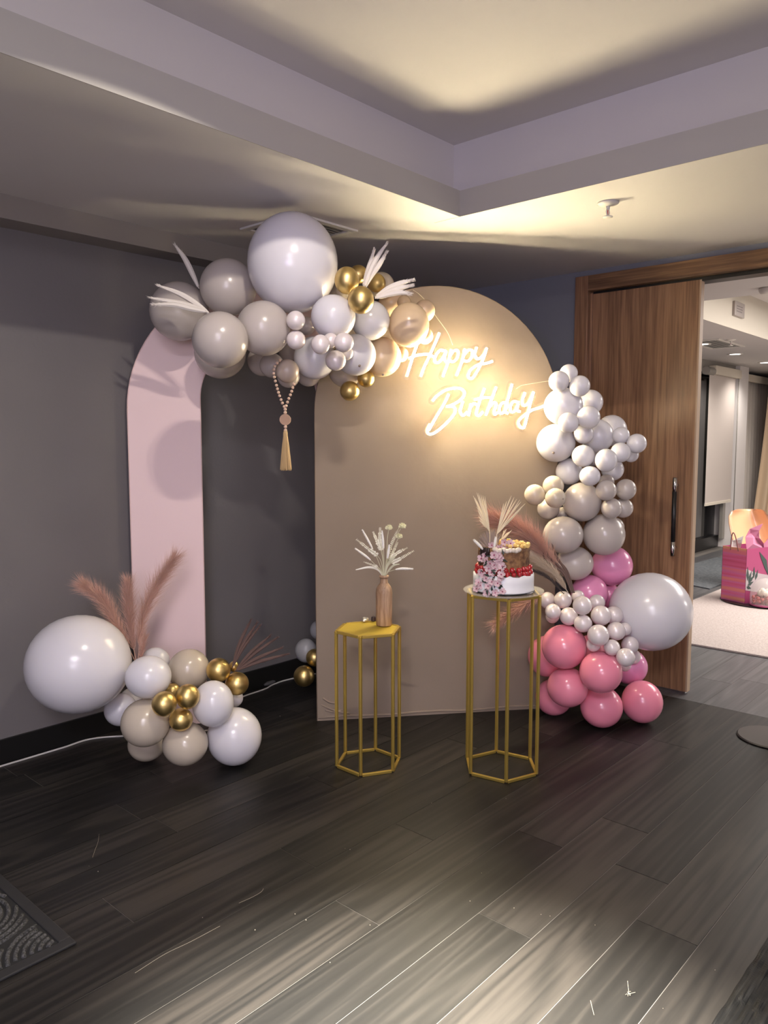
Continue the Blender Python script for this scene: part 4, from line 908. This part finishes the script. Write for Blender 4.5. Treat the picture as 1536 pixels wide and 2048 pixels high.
for ci, (cx, cy) in enumerate(CEN):
    for ri in range(1, 13):
        R = 0.021*ri; run = []
        for k in range(0, 73):
            a = 2*math.pi*k/72; p = Vector((cx+R*math.cos(a), cy+R*math.sin(a), 0.0055)); ok = xa < p.x < xb and ya < p.y < yb
            lim = (0.20, 0.20, 0.17, 0.16)[ci]
            if ok and R > lim: ok = False
            for cj in range(ci):
                if math.hypot(p.x-CEN[cj][0], p.y-CEN[cj][1]) < (0.20, 0.20, 0.17, 0.16)[cj]+0.016: ok = False
            if ok: run.append(p)
            if (not ok or k == 72) and run:
                if len(run) > 2:
                    bm = bmesh.new(); tube(bm, run, 0.0068, 6); o = fin(bm, 'rib', MT['mat_rib'], smooth=True); under(o, dm)
                run = []
# ------------------------------------------------------------------ dark grained board at the lower right corner
bm = bmesh.new(); nx, ny = 90, 26; rr = random.Random(8); X0, X1, Y1, Yb = 1.5, 2.37, 0.603, 0.25
import mathutils.noise as MN
G2 = [[bm.verts.new((X0+(X1-X0)*i/nx, Yb+(Y1-Yb)*k/ny, 0.012+0.006*MN.noise(Vector((i*0.10, k*0.85, 1.3)))+0.003*MN.noise(Vector((i*0.25, k*1.9, 7.7))))) for k in range(ny+1)] for i in range(nx+1)]
for i in range(nx):
    for k in range(ny): bm.faces.new((G2[i][k], G2[i+1][k], G2[i+1][k+1], G2[i][k+1]))
ring = [G2[i][ny] for i in range(nx+1)]
low = [bm.verts.new((v.co.x, v.co.y, 0.0005)) for v in ring]
for i in range(nx): bm.faces.new((ring[i], low[i], low[i+1], ring[i+1]))
ring = [G2[nx][k] for k in range(ny+1)]; low = [bm.verts.new((v.co.x, v.co.y, 0.0005)) for v in ring]
for i in range(ny): bm.faces.new((ring[i], ring[i+1], low[i+1], low[i]))
o = fin(bm, 'dark_board', MT['black_oak']); tag(o, 'black deeply grained board lying on the floor in the lower right corner', 'board')
# ------------------------------------------------------------------ stand at the right edge
mat('stand_base', (0.06, 0.055, 0.05), 0.35)
st = thing('floor_stand', onz(1546, 1478), 'black floor stand with a flat oval foot at the right edge', 'stand')
c = onz(1546, 1478); ax = Vector((0.98, 0.2, 0))
bm = bmesh.new(); lathe(bm, [(0.02, 0.002), (0.150, 0.002), (0.156, 0.006), (0.150, 0.011), (0.02, 0.012)], 48)
for v_ in bm.verts: v_.co.x *= 1.0; v_.co.y *= 1.05
fin(bm, 'foot_plate', MT['stand_base'], st, smooth=False)
bm = bmesh.new(); tube(bm, [(0.035, -0.02, 0.012), (0.035, -0.02, 0.035)], 0.028, 20); fin(bm, 'collar', MT['black_metal'], st, smooth=True)
bm = bmesh.new(); tube(bm, [(0.035, -0.02, 0.03), (0.035, -0.02, 1.0)], 0.022, 16); fin(bm, 'pole', MT['black_metal'], st, smooth=True)
# ------------------------------------------------------------------ ceiling fittings of the main room
mat('fitting_white', (0.70, 0.68, 0.62), 0.4); mat('vent_grey', (0.20, 0.20, 0.19), 0.6)
def sprinkler(loc, label, s=1.0):
    t = thing('sprinkler', loc, label, 'sprinkler')
    bm = bmesh.new(); lathe(bm, [(0.045*s, 0), (0.045*s, -0.006*s), (0.03*s, -0.014*s), (0.012*s, -0.016*s)], 28); fin(bm, 'escutcheon', MT['fitting_white'], t, smooth=True)
    bm = bmesh.new(); tube(bm, [(0, 0, -0.014*s), (0, 0, -0.03*s)], 0.009*s, 12)
    for sg in (-1, 1): tube(bm, [(0.007*s*sg, 0, -0.028*s), (0.014*s*sg, 0, -0.04*s), (0.004*s*sg, 0, -0.058*s)], 0.003*s, 6)
    fin(bm, 'frame', MT['fitting_white'], t, smooth=True)
    bm = bmesh.new(); tube(bm, [(0, 0, -0.032*s), (0, 0, -0.052*s)], 0.0025*s, 8); fin(bm, 'bulb', MT['berry'], t, smooth=True)
    bm = bmesh.new(); lathe(bm, [(0.003*s, -0.057*s), (0.022*s, -0.059*s), (0.022*s, -0.062*s), (0.003*s, -0.063*s)], 20); fin(bm, 'deflector', MT['fitting_white'], t, smooth=True)
sprinkler((3.205, 1.591, ZC), 'white ceiling sprinkler right of the tray corner')
def vent(x0, x1, y0, y1, z, label, nslat=9):
    t = thing('air_vent', ((x0+x1)/2, (y0+y1)/2, z), label, 'air vent'); w = 0.035; a, b, c, d = x0-(x0+x1)/2, x1-(x0+x1)/2, y0-(y0+y1)/2, y1-(y0+y1)/2
    boxes('frame', [(a, b, c, c+w, -0.010, 0), (a, b, d-w, d, -0.010, 0), (a, a+w, c+w, d-w, -0.010, 0), (b-w, b, c+w, d-w, -0.010, 0)], MT['fitting_white'], t, bevel=0.002)
    boxes('backing', [(a+w, b-w, c+w, d-w, -0.002, -0.0005)], MT['vent_grey'], t)
    u = bmesh.new(); box(u, a+w, b-w, -0.008, 0.008, -0.0065, -0.0045); me = bpy.data.meshes.new('slat'); u.to_mesh(me); u.free(); me.materials.append(MT['fitting_white'] if nslat < 9 else MT['pelmet_paint'])
    for k in range(nslat):
        o = bpy.data.objects.new('slat', me); COL.objects.link(o); o.parent = t; o.location = (0, c+w+(d-c-2*w)*(k+0.5)/nslat, 0); o.rotation_euler = (0.35, 0, 0)
vent(2.395, 2.80, 2.69, 3.09, ZC, 'square ceiling air vent half hidden by the giant white balloon', 12)
# ------------------------------------------------------------------ lint on the floor
mat('straw', (0.30, 0.27, 0.21), 0.8)
rr = random.Random(12)
c = onz(1258, 1988, 0.002); bm = bmesh.new()
for k in range(9):
    e = c+Vector((rr.uniform(-.014, .014), rr.uniform(-.014, .014), rr.uniform(0.0, .006))); tube(bm, [c+Vector((rr.uniform(-.006, .006), rr.uniform(-.006, .006), 0.001)), e], 0.0006, 4)
tube(bm, [c, onz(1255, 1962, 0.008)], 0.0006, 4)
o = fin(bm, 'straw_tuft', MT['straw']); tag(o, 'tiny pale straw tuft on the planks at the lower right', 'straw')
bm = bmesh.new(); tube(bm, catmull([onz(198, 1668, 0.001), onz(196, 1684, 0.003), onz(190, 1700, 0.001), onz(185, 1715, 0.001)], 5), 0.0006, 4)
o = fin(bm, 'grass_thread', MT['straw']); tag(o, 'thin pale grass thread on the dark planks at the left', 'thread')
bm = bmesh.new(); tube(bm, catmull([onz(270, 1946, 0.001), onz(330, 1908, 0.0015), onz(380, 1884, 0.001), onz(440, 1852, 0.001)], 5), 0.0006, 4)
o = fin(bm, 'grass_thread', MT['straw']); tag(o, 'long thin pale strand on the planks at the lower left', 'thread')
bm = bmesh.new(); tube(bm, catmull([onz(478, 1806, 0.001), onz(505, 1794, 0.0015), onz(522, 1784, 0.001), onz(527, 1777, 0.001)], 5), 0.0006, 4)
o = fin(bm, 'grass_thread', MT['straw']); tag(o, 'short curved pale strand on the planks near the middle', 'thread')
bm = bmesh.new(); tube(bm, catmull([onz(1181, 2001, 0.001), onz(1184, 2014, 0.0015), onz(1188, 2030, 0.001)], 5), 0.0006, 4)
o = fin(bm, 'grass_thread', MT['straw']); tag(o, 'short pale strand left below the straw tuft', 'thread')
bm = bmesh.new()
for x, y in ((690,1697),(700,1699),(612,1840),(510,1860),(590,1828),(1100,1832),(1082,1829),(940,1802),(1028,1816),(1326,2017),(963,1746),(405,1835),(490,1400),(560,1432),(1012,1597),(178,1732),(196,1743),(863,1606),(740,1850),(1430,1940),(660,1925),(1190,1850)):
    p = onz(x, y, 0.001); s = rr.uniform(0.0009, 0.0022); sph(bm, p, s, 5, 4)
o = fin(bm, 'lint_specks', MT['straw']); tag(o, 'tiny pale lint specks scattered over the dark planks', 'lint', kind='stuff')
# ------------------------------------------------------------------ next room: rug, mat, blind, curtain, chair, gifts, fittings
mat('rug_cream', (0.52, 0.455, 0.43), 0.95, col2=(0.43, 0.365, 0.34), scale=60, bump=0.5, bscale=90); mat('carpet_grey', (0.075, 0.085, 0.095), 0.95, col2=(0.13, 0.14, 0.15), scale=40, bump=0.4, bscale=150)
o = boxes('area_rug', [(5.50, 9.0, -1.0, 2.57, 0.001, 0.014)], MT['rug_cream'], bevel=0.003); tag(o, 'pale cream rug in the next room seen through the doorway', 'rug')
bm = bmesh.new(); prism(bm, [(7.72, 2.66), (9.9, 2.66), (9.9, 3.34), (9.2, 3.36), (7.80, 2.86)], 0.001, 0.010); o = fin(bm, 'grey_mat', MT['carpet_grey']); tag(o, 'dark grey mat behind the cream rug, below the window', 'mat')
mat('blind_cloth', (0.52, 0.46, 0.42), 0.85); mat('valance', (0.66, 0.60, 0.50), 0.7); mat('bracket_grey', (0.30, 0.28, 0.25), 0.6)
rb = thing('roller_blind', (10.35, 3.5, 2.3), 'beige roller blind pulled almost to the floor in the next room', 'blind')
o = boxes('blind_cloth', [(9.90, 10.85, 3.508, 3.511, 0.66, 2.32)], MT['blind_cloth']); under(o, rb)
o = boxes('bottom_bar', [(9.90, 10.85, 3.500, 3.516, 0.635, 0.67)], MT['valance'], bevel=0.002); under(o, rb)
o = boxes('cassette', [(10.02, 10.98, 3.47, 3.56, 2.275, 2.385)], MT['valance'], bevel=0.003); under(o, rb)
bm = bmesh.new(); tube(bm, [(9.80, 3.52, 2.31), (10.02, 3.52, 2.31)], 0.05, 20); o = fin(bm, 'roller_end', MT['bracket_grey']); under(o, rb)
bm = bmesh.new(); tube(bm, [(10.93, 3.49, 2.28), (10.93, 3.49, 0.45)], 0.006, 6); o = fin(bm, 'chain', MT['bracket_grey'], smooth=True); under(o, rb)
o = boxes('support_rail', [(9.5, 11.0, 3.56, 3.70, 2.30, 2.45)], MT['bracket_grey']); under(o, rb)
o = boxes('gap_shade', [(10.90, 11.0, 3.62, 3.66, 0.12, 2.3)], MT['bracket_grey']); under(o, rb)  # grey sheet added as the shade in the gap beside the blind
def drape(name, x0, y0, x1, y1, z0, z1, n, amp, mt, label, spread=0.0):
    bm = bmesh.new(); d = Vector((x1-x0, y1-y0, 0)); nn = Vector((-d.y, d.x, 0)).normalized(); rows = []
    for zi in range(7):
        f = zi/6; z = z1+(z0-z1)*f; rows.append([bm.verts.new(Vector((x0, y0, z))+d*(i/(n*8))-d*spread*(f**1.4)*(1-i/(n*8))+nn*amp*(0.6+0.4*f)*math.sin(2*math.pi*i/8)) for i in range(n*8+1)])
    for a, b in zip(rows, rows[1:]):
        for i in range(n*8): bm.faces.new((a[i], a[i+1], b[i+1], b[i]))
    ex = bmesh.ops.extrude_face_region(bm, geom=bm.faces[:]); bmesh.ops.translate(bm, vec=nn*0.004, verts=[v for v in ex['geom'] if isinstance(v, bmesh.types.BMVert)])
    o = fin(bm, name, mt, smooth=True); tag(o, label, 'curtain'); return o
mat('curtain_cream', (0.62, 0.47, 0.32), 0.85); mat('curtain_grey', (0.55, 0.50, 0.45), 0.85)
drape('curtain', 11.45, 3.705, 13.25, 3.705, 0.05, 2.40, 14, 0.030, MT['curtain_grey'], 'greyish sheer curtain between the pillar and the cream curtain')
drape('curtain', 12.10, 3.44, 12.9, 2.3, 0.05, 2.42, 9, 0.05, MT['curtain_cream'], 'cream curtain falling in folds at the right edge of the doorway', 0.13)
o = boxes('cassette', [(11.38, 13.3, 3.60, 3.64, 2.29, 2.39)], MT['valance'], bevel=0.003); o.name = 'curtain_box'; tag(o, 'pale curtain box right of the pillar in the next room', 'pelmet')
def downlight(x, y, label):
    t = thing('ceiling_downlight', (x, y, 2.45), label, 'ceiling light', 'downlights of the next room')
    bm = bmesh.new(); lathe(bm, [(0.060, 0), (0.088, 0), (0.086, -0.006), (0.062, -0.006)], 28, cap=False); fin(bm, 'trim_ring', MT['fitting_white'], t, smooth=True)
    bm = bmesh.new(); lathe(bm, [(0.061, -0.003), (0.03, -0.004), (0.005, -0.004)], 24, cap=True); fin(bm, 'lens', mat('lens_glow', (1, 0.97, 0.9), 0.4, emit=((1.0, 0.96, 0.9), 6.0)), t)
downlight(8.28, 3.02, 'small round downlight just beside the door edge in the next room'); downlight(9.48, 3.08, 'round downlight in the next room, above the blind'); downlight(10.75, 3.12, 'round downlight farthest right at the frame edge')
vent(7.95, 8.75, 2.74, 3.10, 2.45, 'small ceiling air vent in the next room near the downlights', 5)
sprinkler(tuple(onz(1462, 679, 2.45)), 'white ceiling sprinkler in the next room, left of the downlights', 1.0)
bm = bmesh.new(); lathe(bm, [(0.055, 0), (0.055, -0.018), (0.045, -0.034), (0.01, -0.038)], 28); sd = fin(bm, 'smoke_detector', MT['fitting_white'], loc=onz(1536, 576, 2.45), smooth=True); tag(sd, 'round white smoke detector at the top right, near the door head', 'smoke detector')
# plaque on the beam
mat('plaque_metal', (0.34, 0.30, 0.28), 0.35, 0.4); mat('plaque_print', (0.14, 0.12, 0.12), 0.6)
ax0 = onpl(1471, 600, (0, T2Y-0.03, 0), Vector((0, 1, 0))); ax1 = onpl(1489, 637, (0, T2Y-0.03, 0), Vector((0, 1, 0)))
pq = thing('plaque', (ax0.x, T2Y-0.006, ax0.z), 'small grey square plaque with printed lines on the beam', 'plaque')
o = boxes('plate', [(ax0.x, ax1.x, T2Y-0.03, T2Y-0.006, ax1.z, ax0.z-0.004)], MT['plaque_metal'], bevel=0.003); under(o, pq)
bm = bmesh.new(); rr = random.Random(2); wx = ax1.x-ax0.x; hz = ax0.z-ax1.z
for r_ in range(3):
    x = ax0.x+wx*0.18
    while x < ax0.x+wx*0.68:
        l = wx*rr.uniform(0.05, 0.12); zz = ax0.z-hz*(0.30+0.17*r_); box(bm, x, x+l, T2Y-0.0306, T2Y-0.0300, zz-hz*0.07, zz); x += l+wx*0.03
o = fin(bm, 'printed_lines', MT['plaque_print']); under(o, pq)
# chair
mat('chair_shell', (0.76, 0.44, 0.26), 0.22, coat=0.5); mat('chair_leg', (0.25, 0.10, 0.10), 0.4)
cc = onz(1520, 1190, 0.0); cc = at(1512, 1060, 7.75); cc.z = 0
ch = thing('shell_chair', cc, 'glossy peach plastic shell chair behind the gift bag', 'chair')
def cw(px, py, dd): return at(px, py, 7.75+dd)
bm = bmesh.new(); rows = []
OUT = [(1018, 1476, 1520), (1022, 1464, 1530), (1032, 1458, 1537), (1046, 1458, 1543), (1062, 1461, 1549), (1078, 1465, 1554), (1092, 1468, 1557), (1106, 1472, 1558)]
for y, xa_, xb_ in OUT:
    row = []
    for i in range(13):
        f = i/12; x = xa_+(xb_-xa_)*f; row.append(bm.verts.new(cw(x, y, 0.16*(1-(2*f-1)**2)-0.06*(y-1018)/90)))
    rows.append(row)
for a, b in zip(rows, rows[1:]):
    for i in range(12): bm.faces.new((a[i], a[i+1], b[i+1], b[i]))
# seat bends forward from the foot of the back
last = rows[-1]
for s in range(1, 5):
    row = [bm.verts.new(v_.co+(-FW*0.10*s*Vector((1, 1, 1)).normalized().length)*Vector((1, 1, 0)).length/1.414+Vector((0, 0, -0.012*s+0.03*(s == 4)))) for v_ in last]
    prev = rows[-1]
    for i in range(12): bm.faces.new((prev[i], prev[i+1], row[i+1], row[i]))
    rows.append(row)
ex = bmesh.ops.extrude_face_region(bm, geom=bm.faces[:]); bmesh.ops.translate(bm, vec=FW*0.012, verts=[v_ for v_ in ex['geom'] if isinstance(v_, bmesh.types.BMVert)])
sh = fin(bm, 'shell', MT['chair_shell'], smooth=True); under(sh, ch)
sz = rows and cw(1510, 1106, 0).z-0.03
for sx, sy in ((-0.2, 0.05), (0.2, 0.05), (-0.2, -0.32), (0.2, -0.32)):
    hp = cw(1512, 1106, 0); a = Vector((hp.x, hp.y, 0))+RT*sx+Vector((FW.x, FW.y, 0))*sy
    bm = bmesh.new(); tube(bm, [Vector((a.x, a.y, 0.0145)), Vector((a.x, a.y, sz))], 0.013, 10); o = fin(bm, 'leg', MT['chair_leg'], smooth=True); under(o, ch)
# black tray, gift bag, domed box
o = None
bc = onz(1489, 1206, 0.03); gdir = (Vector((onz(1442, 1196, 0.03).x, onz(1442, 1196, 0.03).y, 0))-Vector((bc.x, bc.y, 0))); wl = gdir.length; gl = gdir.normalized(); gr = Vector((gl.y, -gl.x, 0))
if gr.dot(RT) < 0: gr = -gr
tcx = Vector((bc.x, bc.y, 0))+gr*0.26+gl*0.02
bm = bmesh.new(); lathe(bm, [(0.30, 0.0145), (0.345, 0.017), (0.35, 0.021), (0.345, 0.024), (0.02, 0.024)], 48); tr = fin(bm, 'round_tray', MT['black_gloss'], loc=tcx, smooth=False); tag(tr, 'low black round tray on the cream rug under the gifts', 'tray')
def stripes():
    M = bpy.data.materials.new('bag_stripes'); M.use_nodes = True; nt = M.node_tree; L = nt.links; b = nt.nodes['Principled BSDF']; b.inputs['Roughness'].default_value = 0.45
    tc = nt.nodes.new('ShaderNodeTexCoord'); mp = nt.nodes.new('ShaderNodeMapping'); mp.inputs['Scale'].default_value = (0.3, 0.3, 17); L.new(tc.outputs['Object'], mp.inputs[0])
    nz = nt.nodes.new('ShaderNodeTexNoise'); nz.inputs['Scale'].default_value = 1.0; nz.inputs['Detail'].default_value = 4; L.new(mp.outputs[0], nz.inputs['Vector'])
    rp = nt.nodes.new('ShaderNodeValToRGB'); e = rp.color_ramp.elements; e[0].position = 0.34; e[0].color = (0.62, 0.08, 0.16, 1); e[1].position = 0.68; e[1].color = (0.85, 0.40, 0.22, 1)
    for p, c_ in ((0.43, (0.75, 0.14, 0.30, 1)), (0.50, (0.70, 0.18, 0.40, 1)), (0.57, (0.80, 0.20, 0.25, 1))): x = e.new(p); x.color = c_
    L.new(nz.outputs['Fac'], rp.inputs[0]); L.new(rp.outputs[0], b.inputs['Base Color']); return M
MT['bag_stripes'] = stripes(); mat('bag_magenta', (0.33, 0.05, 0.14), 0.4); mat('bag_leaf', (0.035, 0.06, 0.055), 0.5); mat('bag_grey', (0.42, 0.36, 0.38), 0.5); mat('tissue', (0.55, 0.20, 0.32), 0.7); mat('tissue_white', (0.70, 0.68, 0.66), 0.7)
bg = thing('gift_bag', Vector((bc.x, bc.y, 0.0242)), 'large pink gift bag with striped side, floral front and magenta tissue', 'gift bag')
BH = 0.485; WR = 0.36
def bl(a, b, z): return Vector((bc.x, bc.y, 0.0242))+gl*a+gr*b+Vector((0, 0, z))
def quad_box(name, a0, a1, b0, b1, z0, z1, mt):
    bm = bmesh.new(); V = [bm.verts.new(bl(a, b, z)) for z in (z0, z1) for a, b in ((a0, b0), (a1, b0), (a1, b1), (a0, b1))]
    for f in ((3, 2, 1, 0), (4, 5, 6, 7), (0, 1, 5, 4), (1, 2, 6, 5), (2, 3, 7, 6), (3, 0, 4, 7)): bm.faces.new([V[i] for i in f])
    o = fin(bm, name, mt); under(o, bg); return o
quad_box('striped_side', 0, wl, 0, 0.004, 0, BH, MT['bag_stripes'])
quad_box('striped_side', 0, wl, WR-0.004, WR, 0, BH, MT['bag_stripes'])
quad_box('floral_front', -0.003, 0.0, 0, WR, 0, BH, MT['bag_magenta'])
quad_box('back_panel', wl, wl+0.003, 0, WR, 0, BH, MT['bag_magenta'])
quad_box('bag_floor', 0, wl, 0.004, WR-0.004, 0, 0.004, MT['bag_magenta'])
def flat_shape(name, pts, mt, lift=0.0045):
    bm = bmesh.new(); V = [bm.verts.new(bl(-lift, b, z)) for b, z in pts]; bm.faces.new(V)
    ex = bmesh.ops.extrude_face_region(bm, geom=bm.faces[:]); bmesh.ops.translate(bm, vec=gl*0.0012, verts=[v_ for v_ in ex['geom'] if isinstance(v_, bmesh.types.BMVert)])
    o = fin(bm, name, mt); under(o, bg)
flat_shape('print_field', [(0.0, 0.12), (0.0, 0.31), (0.08, 0.28), (0.2, 0.25), (0.36, 0.22), (0.36, 0.05), (0.15, 0.09)], MT['bag_grey'])
for b0, z0, b1, z1 in ((0.02, 0.20, 0.015, 0.33), (0.03, 0.19, 0.07, 0.29), (0.03, 0.18, 0.11, 0.25), (0.02, 0.16, 0.10, 0.19), (0.01, 0.15, 0.07, 0.13), (0.10, 0.22, 0.10, 0.32), (0.12, 0.2, 0.15, 0.29)):
    dx, dz = b1-b0, z1-z0; l = math.hypot(dx, dz); nx_, nz_ = -dz/l*0.016, dx/l*0.016
    flat_shape('printed_leaf', [(b0, z0), (b0+dx*.4+nx_, z0+dz*.4+nz_), (b1, z1), (b0+dx*.4-nx_, z0+dz*.4-nz_)], MT['bag_leaf'], 0.0065)
flat_shape('printed_leaf', [(0.16, 0.45), (0.20, 0.42), (0.26, 0.37), (0.30, 0.22), (0.24, 0.30), (0.18, 0.40)], MT['bag_leaf'], 0.0065)
def tissue(name, pts, mt, seed):
    rr = random.Random(seed); bm = bmesh.new(); c_ = bm.verts.new(sum((Vector(p) for p in pts), Vector())/len(pts)+gl*0.02); V = [bm.verts.new(Vector(p)+gl*rr.uniform(-.03, .03)) for p in pts]
    M_ = [bm.verts.new(V[i].co.lerp(c_.co, 0.5)+gl*rr.uniform(-.03, .03)) for i in range(len(V))]; n = len(V)
    for i in range(n): j_ = (i+1) % n; bm.faces.new((V[i], V[j_], M_[j_], M_[i])); bm.faces.new((M_[i], M_[j_], c_))
    ex = bmesh.ops.extrude_face_region(bm, geom=bm.faces[:]); bmesh.ops.translate(bm, vec=gl*0.002, verts=[v_ for v_ in ex['geom'] if isinstance(v_, bmesh.types.BMVert)])
    o = fin(bm, name, mt); under(o, bg)
T = lambda x, y: at(x, y, (bc-C0).dot(FW)+0.10)
tissue('tissue_paper', [T(1489,1099), T(1495,1075), T(1503,1058), T(1523,1047), T(1518,1060), T(1518,1078), T(1530,1088), T(1536,1100)], MT['tissue'], 1)
tissue('tissue_paper', [T(1467,1099), T(1470,1082), T(1482,1071), T(1479,1086), T(1484,1100)], MT['tissue_white'], 2)
tissue('tissue_paper', [T(1525,1100), T(1528,1088), T(1540,1072), T(1552,1080), T(1550,1100)], MT['tissue'], 3)
bm = bmesh.new(); tube(bm, catmull([bl(wl*0.35, 0.002, BH-0.03), bl(wl*0.40, -0.01, BH+0.06), bl(wl*0.5, -0.02, BH+0.13), bl(wl*0.65, 0.0, BH+0.09), bl(wl*0.68, 0.002, BH-0.03)], 6), 0.005, 6); o = fin(bm, 'handle', MT['chair_leg'], smooth=True); under(o, bg)
dc = onz(1528, 1211, 0.026); dd = (dc-C0).dot(FW)
MT['clear_dome'] = MT['clear_acrylic']
db = thing('domed_box', dc, 'clear domed box of red sweets at the frame edge on the tray', 'gift box')
R_ = 27*dd/F
bm = bmesh.new(); lathe(bm, [(R_*0.9, 0.0), (R_, 0.004), (R_, 0.012), (R_*0.9, 0.014)], 32); fin(bm, 'base', MT['bag_magenta'], db)
bm = bmesh.new(); lathe(bm, [(R_*0.96, 0.012), (R_, R_*0.7), (R_*0.93, R_*1.2), (R_*0.72, R_*1.65), (R_*0.4, R_*1.95), (R_*0.02, R_*2.05)], 32, cap=False); fin(bm, 'dome', MT['clear_dome'], db, smooth=True)
rr = random.Random(6); mat('sweet_red', (0.36, 0.03, 0.035), 0.3); mat('sweet_white', (0.75, 0.68, 0.58), 0.5)
bm = bmesh.new()
for k in range(60):
    a = rr.uniform(0, 6.28); r = R_*0.82*math.sqrt(rr.random()); sph(bm, (r*math.cos(a), r*math.sin(a), 0.022+rr.random()*R_*0.5), R_*0.13, 7, 5)
o = fin(bm, 'red_sweets', MT['sweet_red'], db); o['kind'] = 'stuff'
bm = bmesh.new()
for k in range(8):
    a = k*0.8; sph(bm, (R_*0.28*math.cos(a), R_*0.28*math.sin(a), R_*0.95+0.01*math.sin(k*2)), R_*0.24, 8, 6)
fin(bm, 'white_flower', MT['sweet_white'], db, smooth=True)
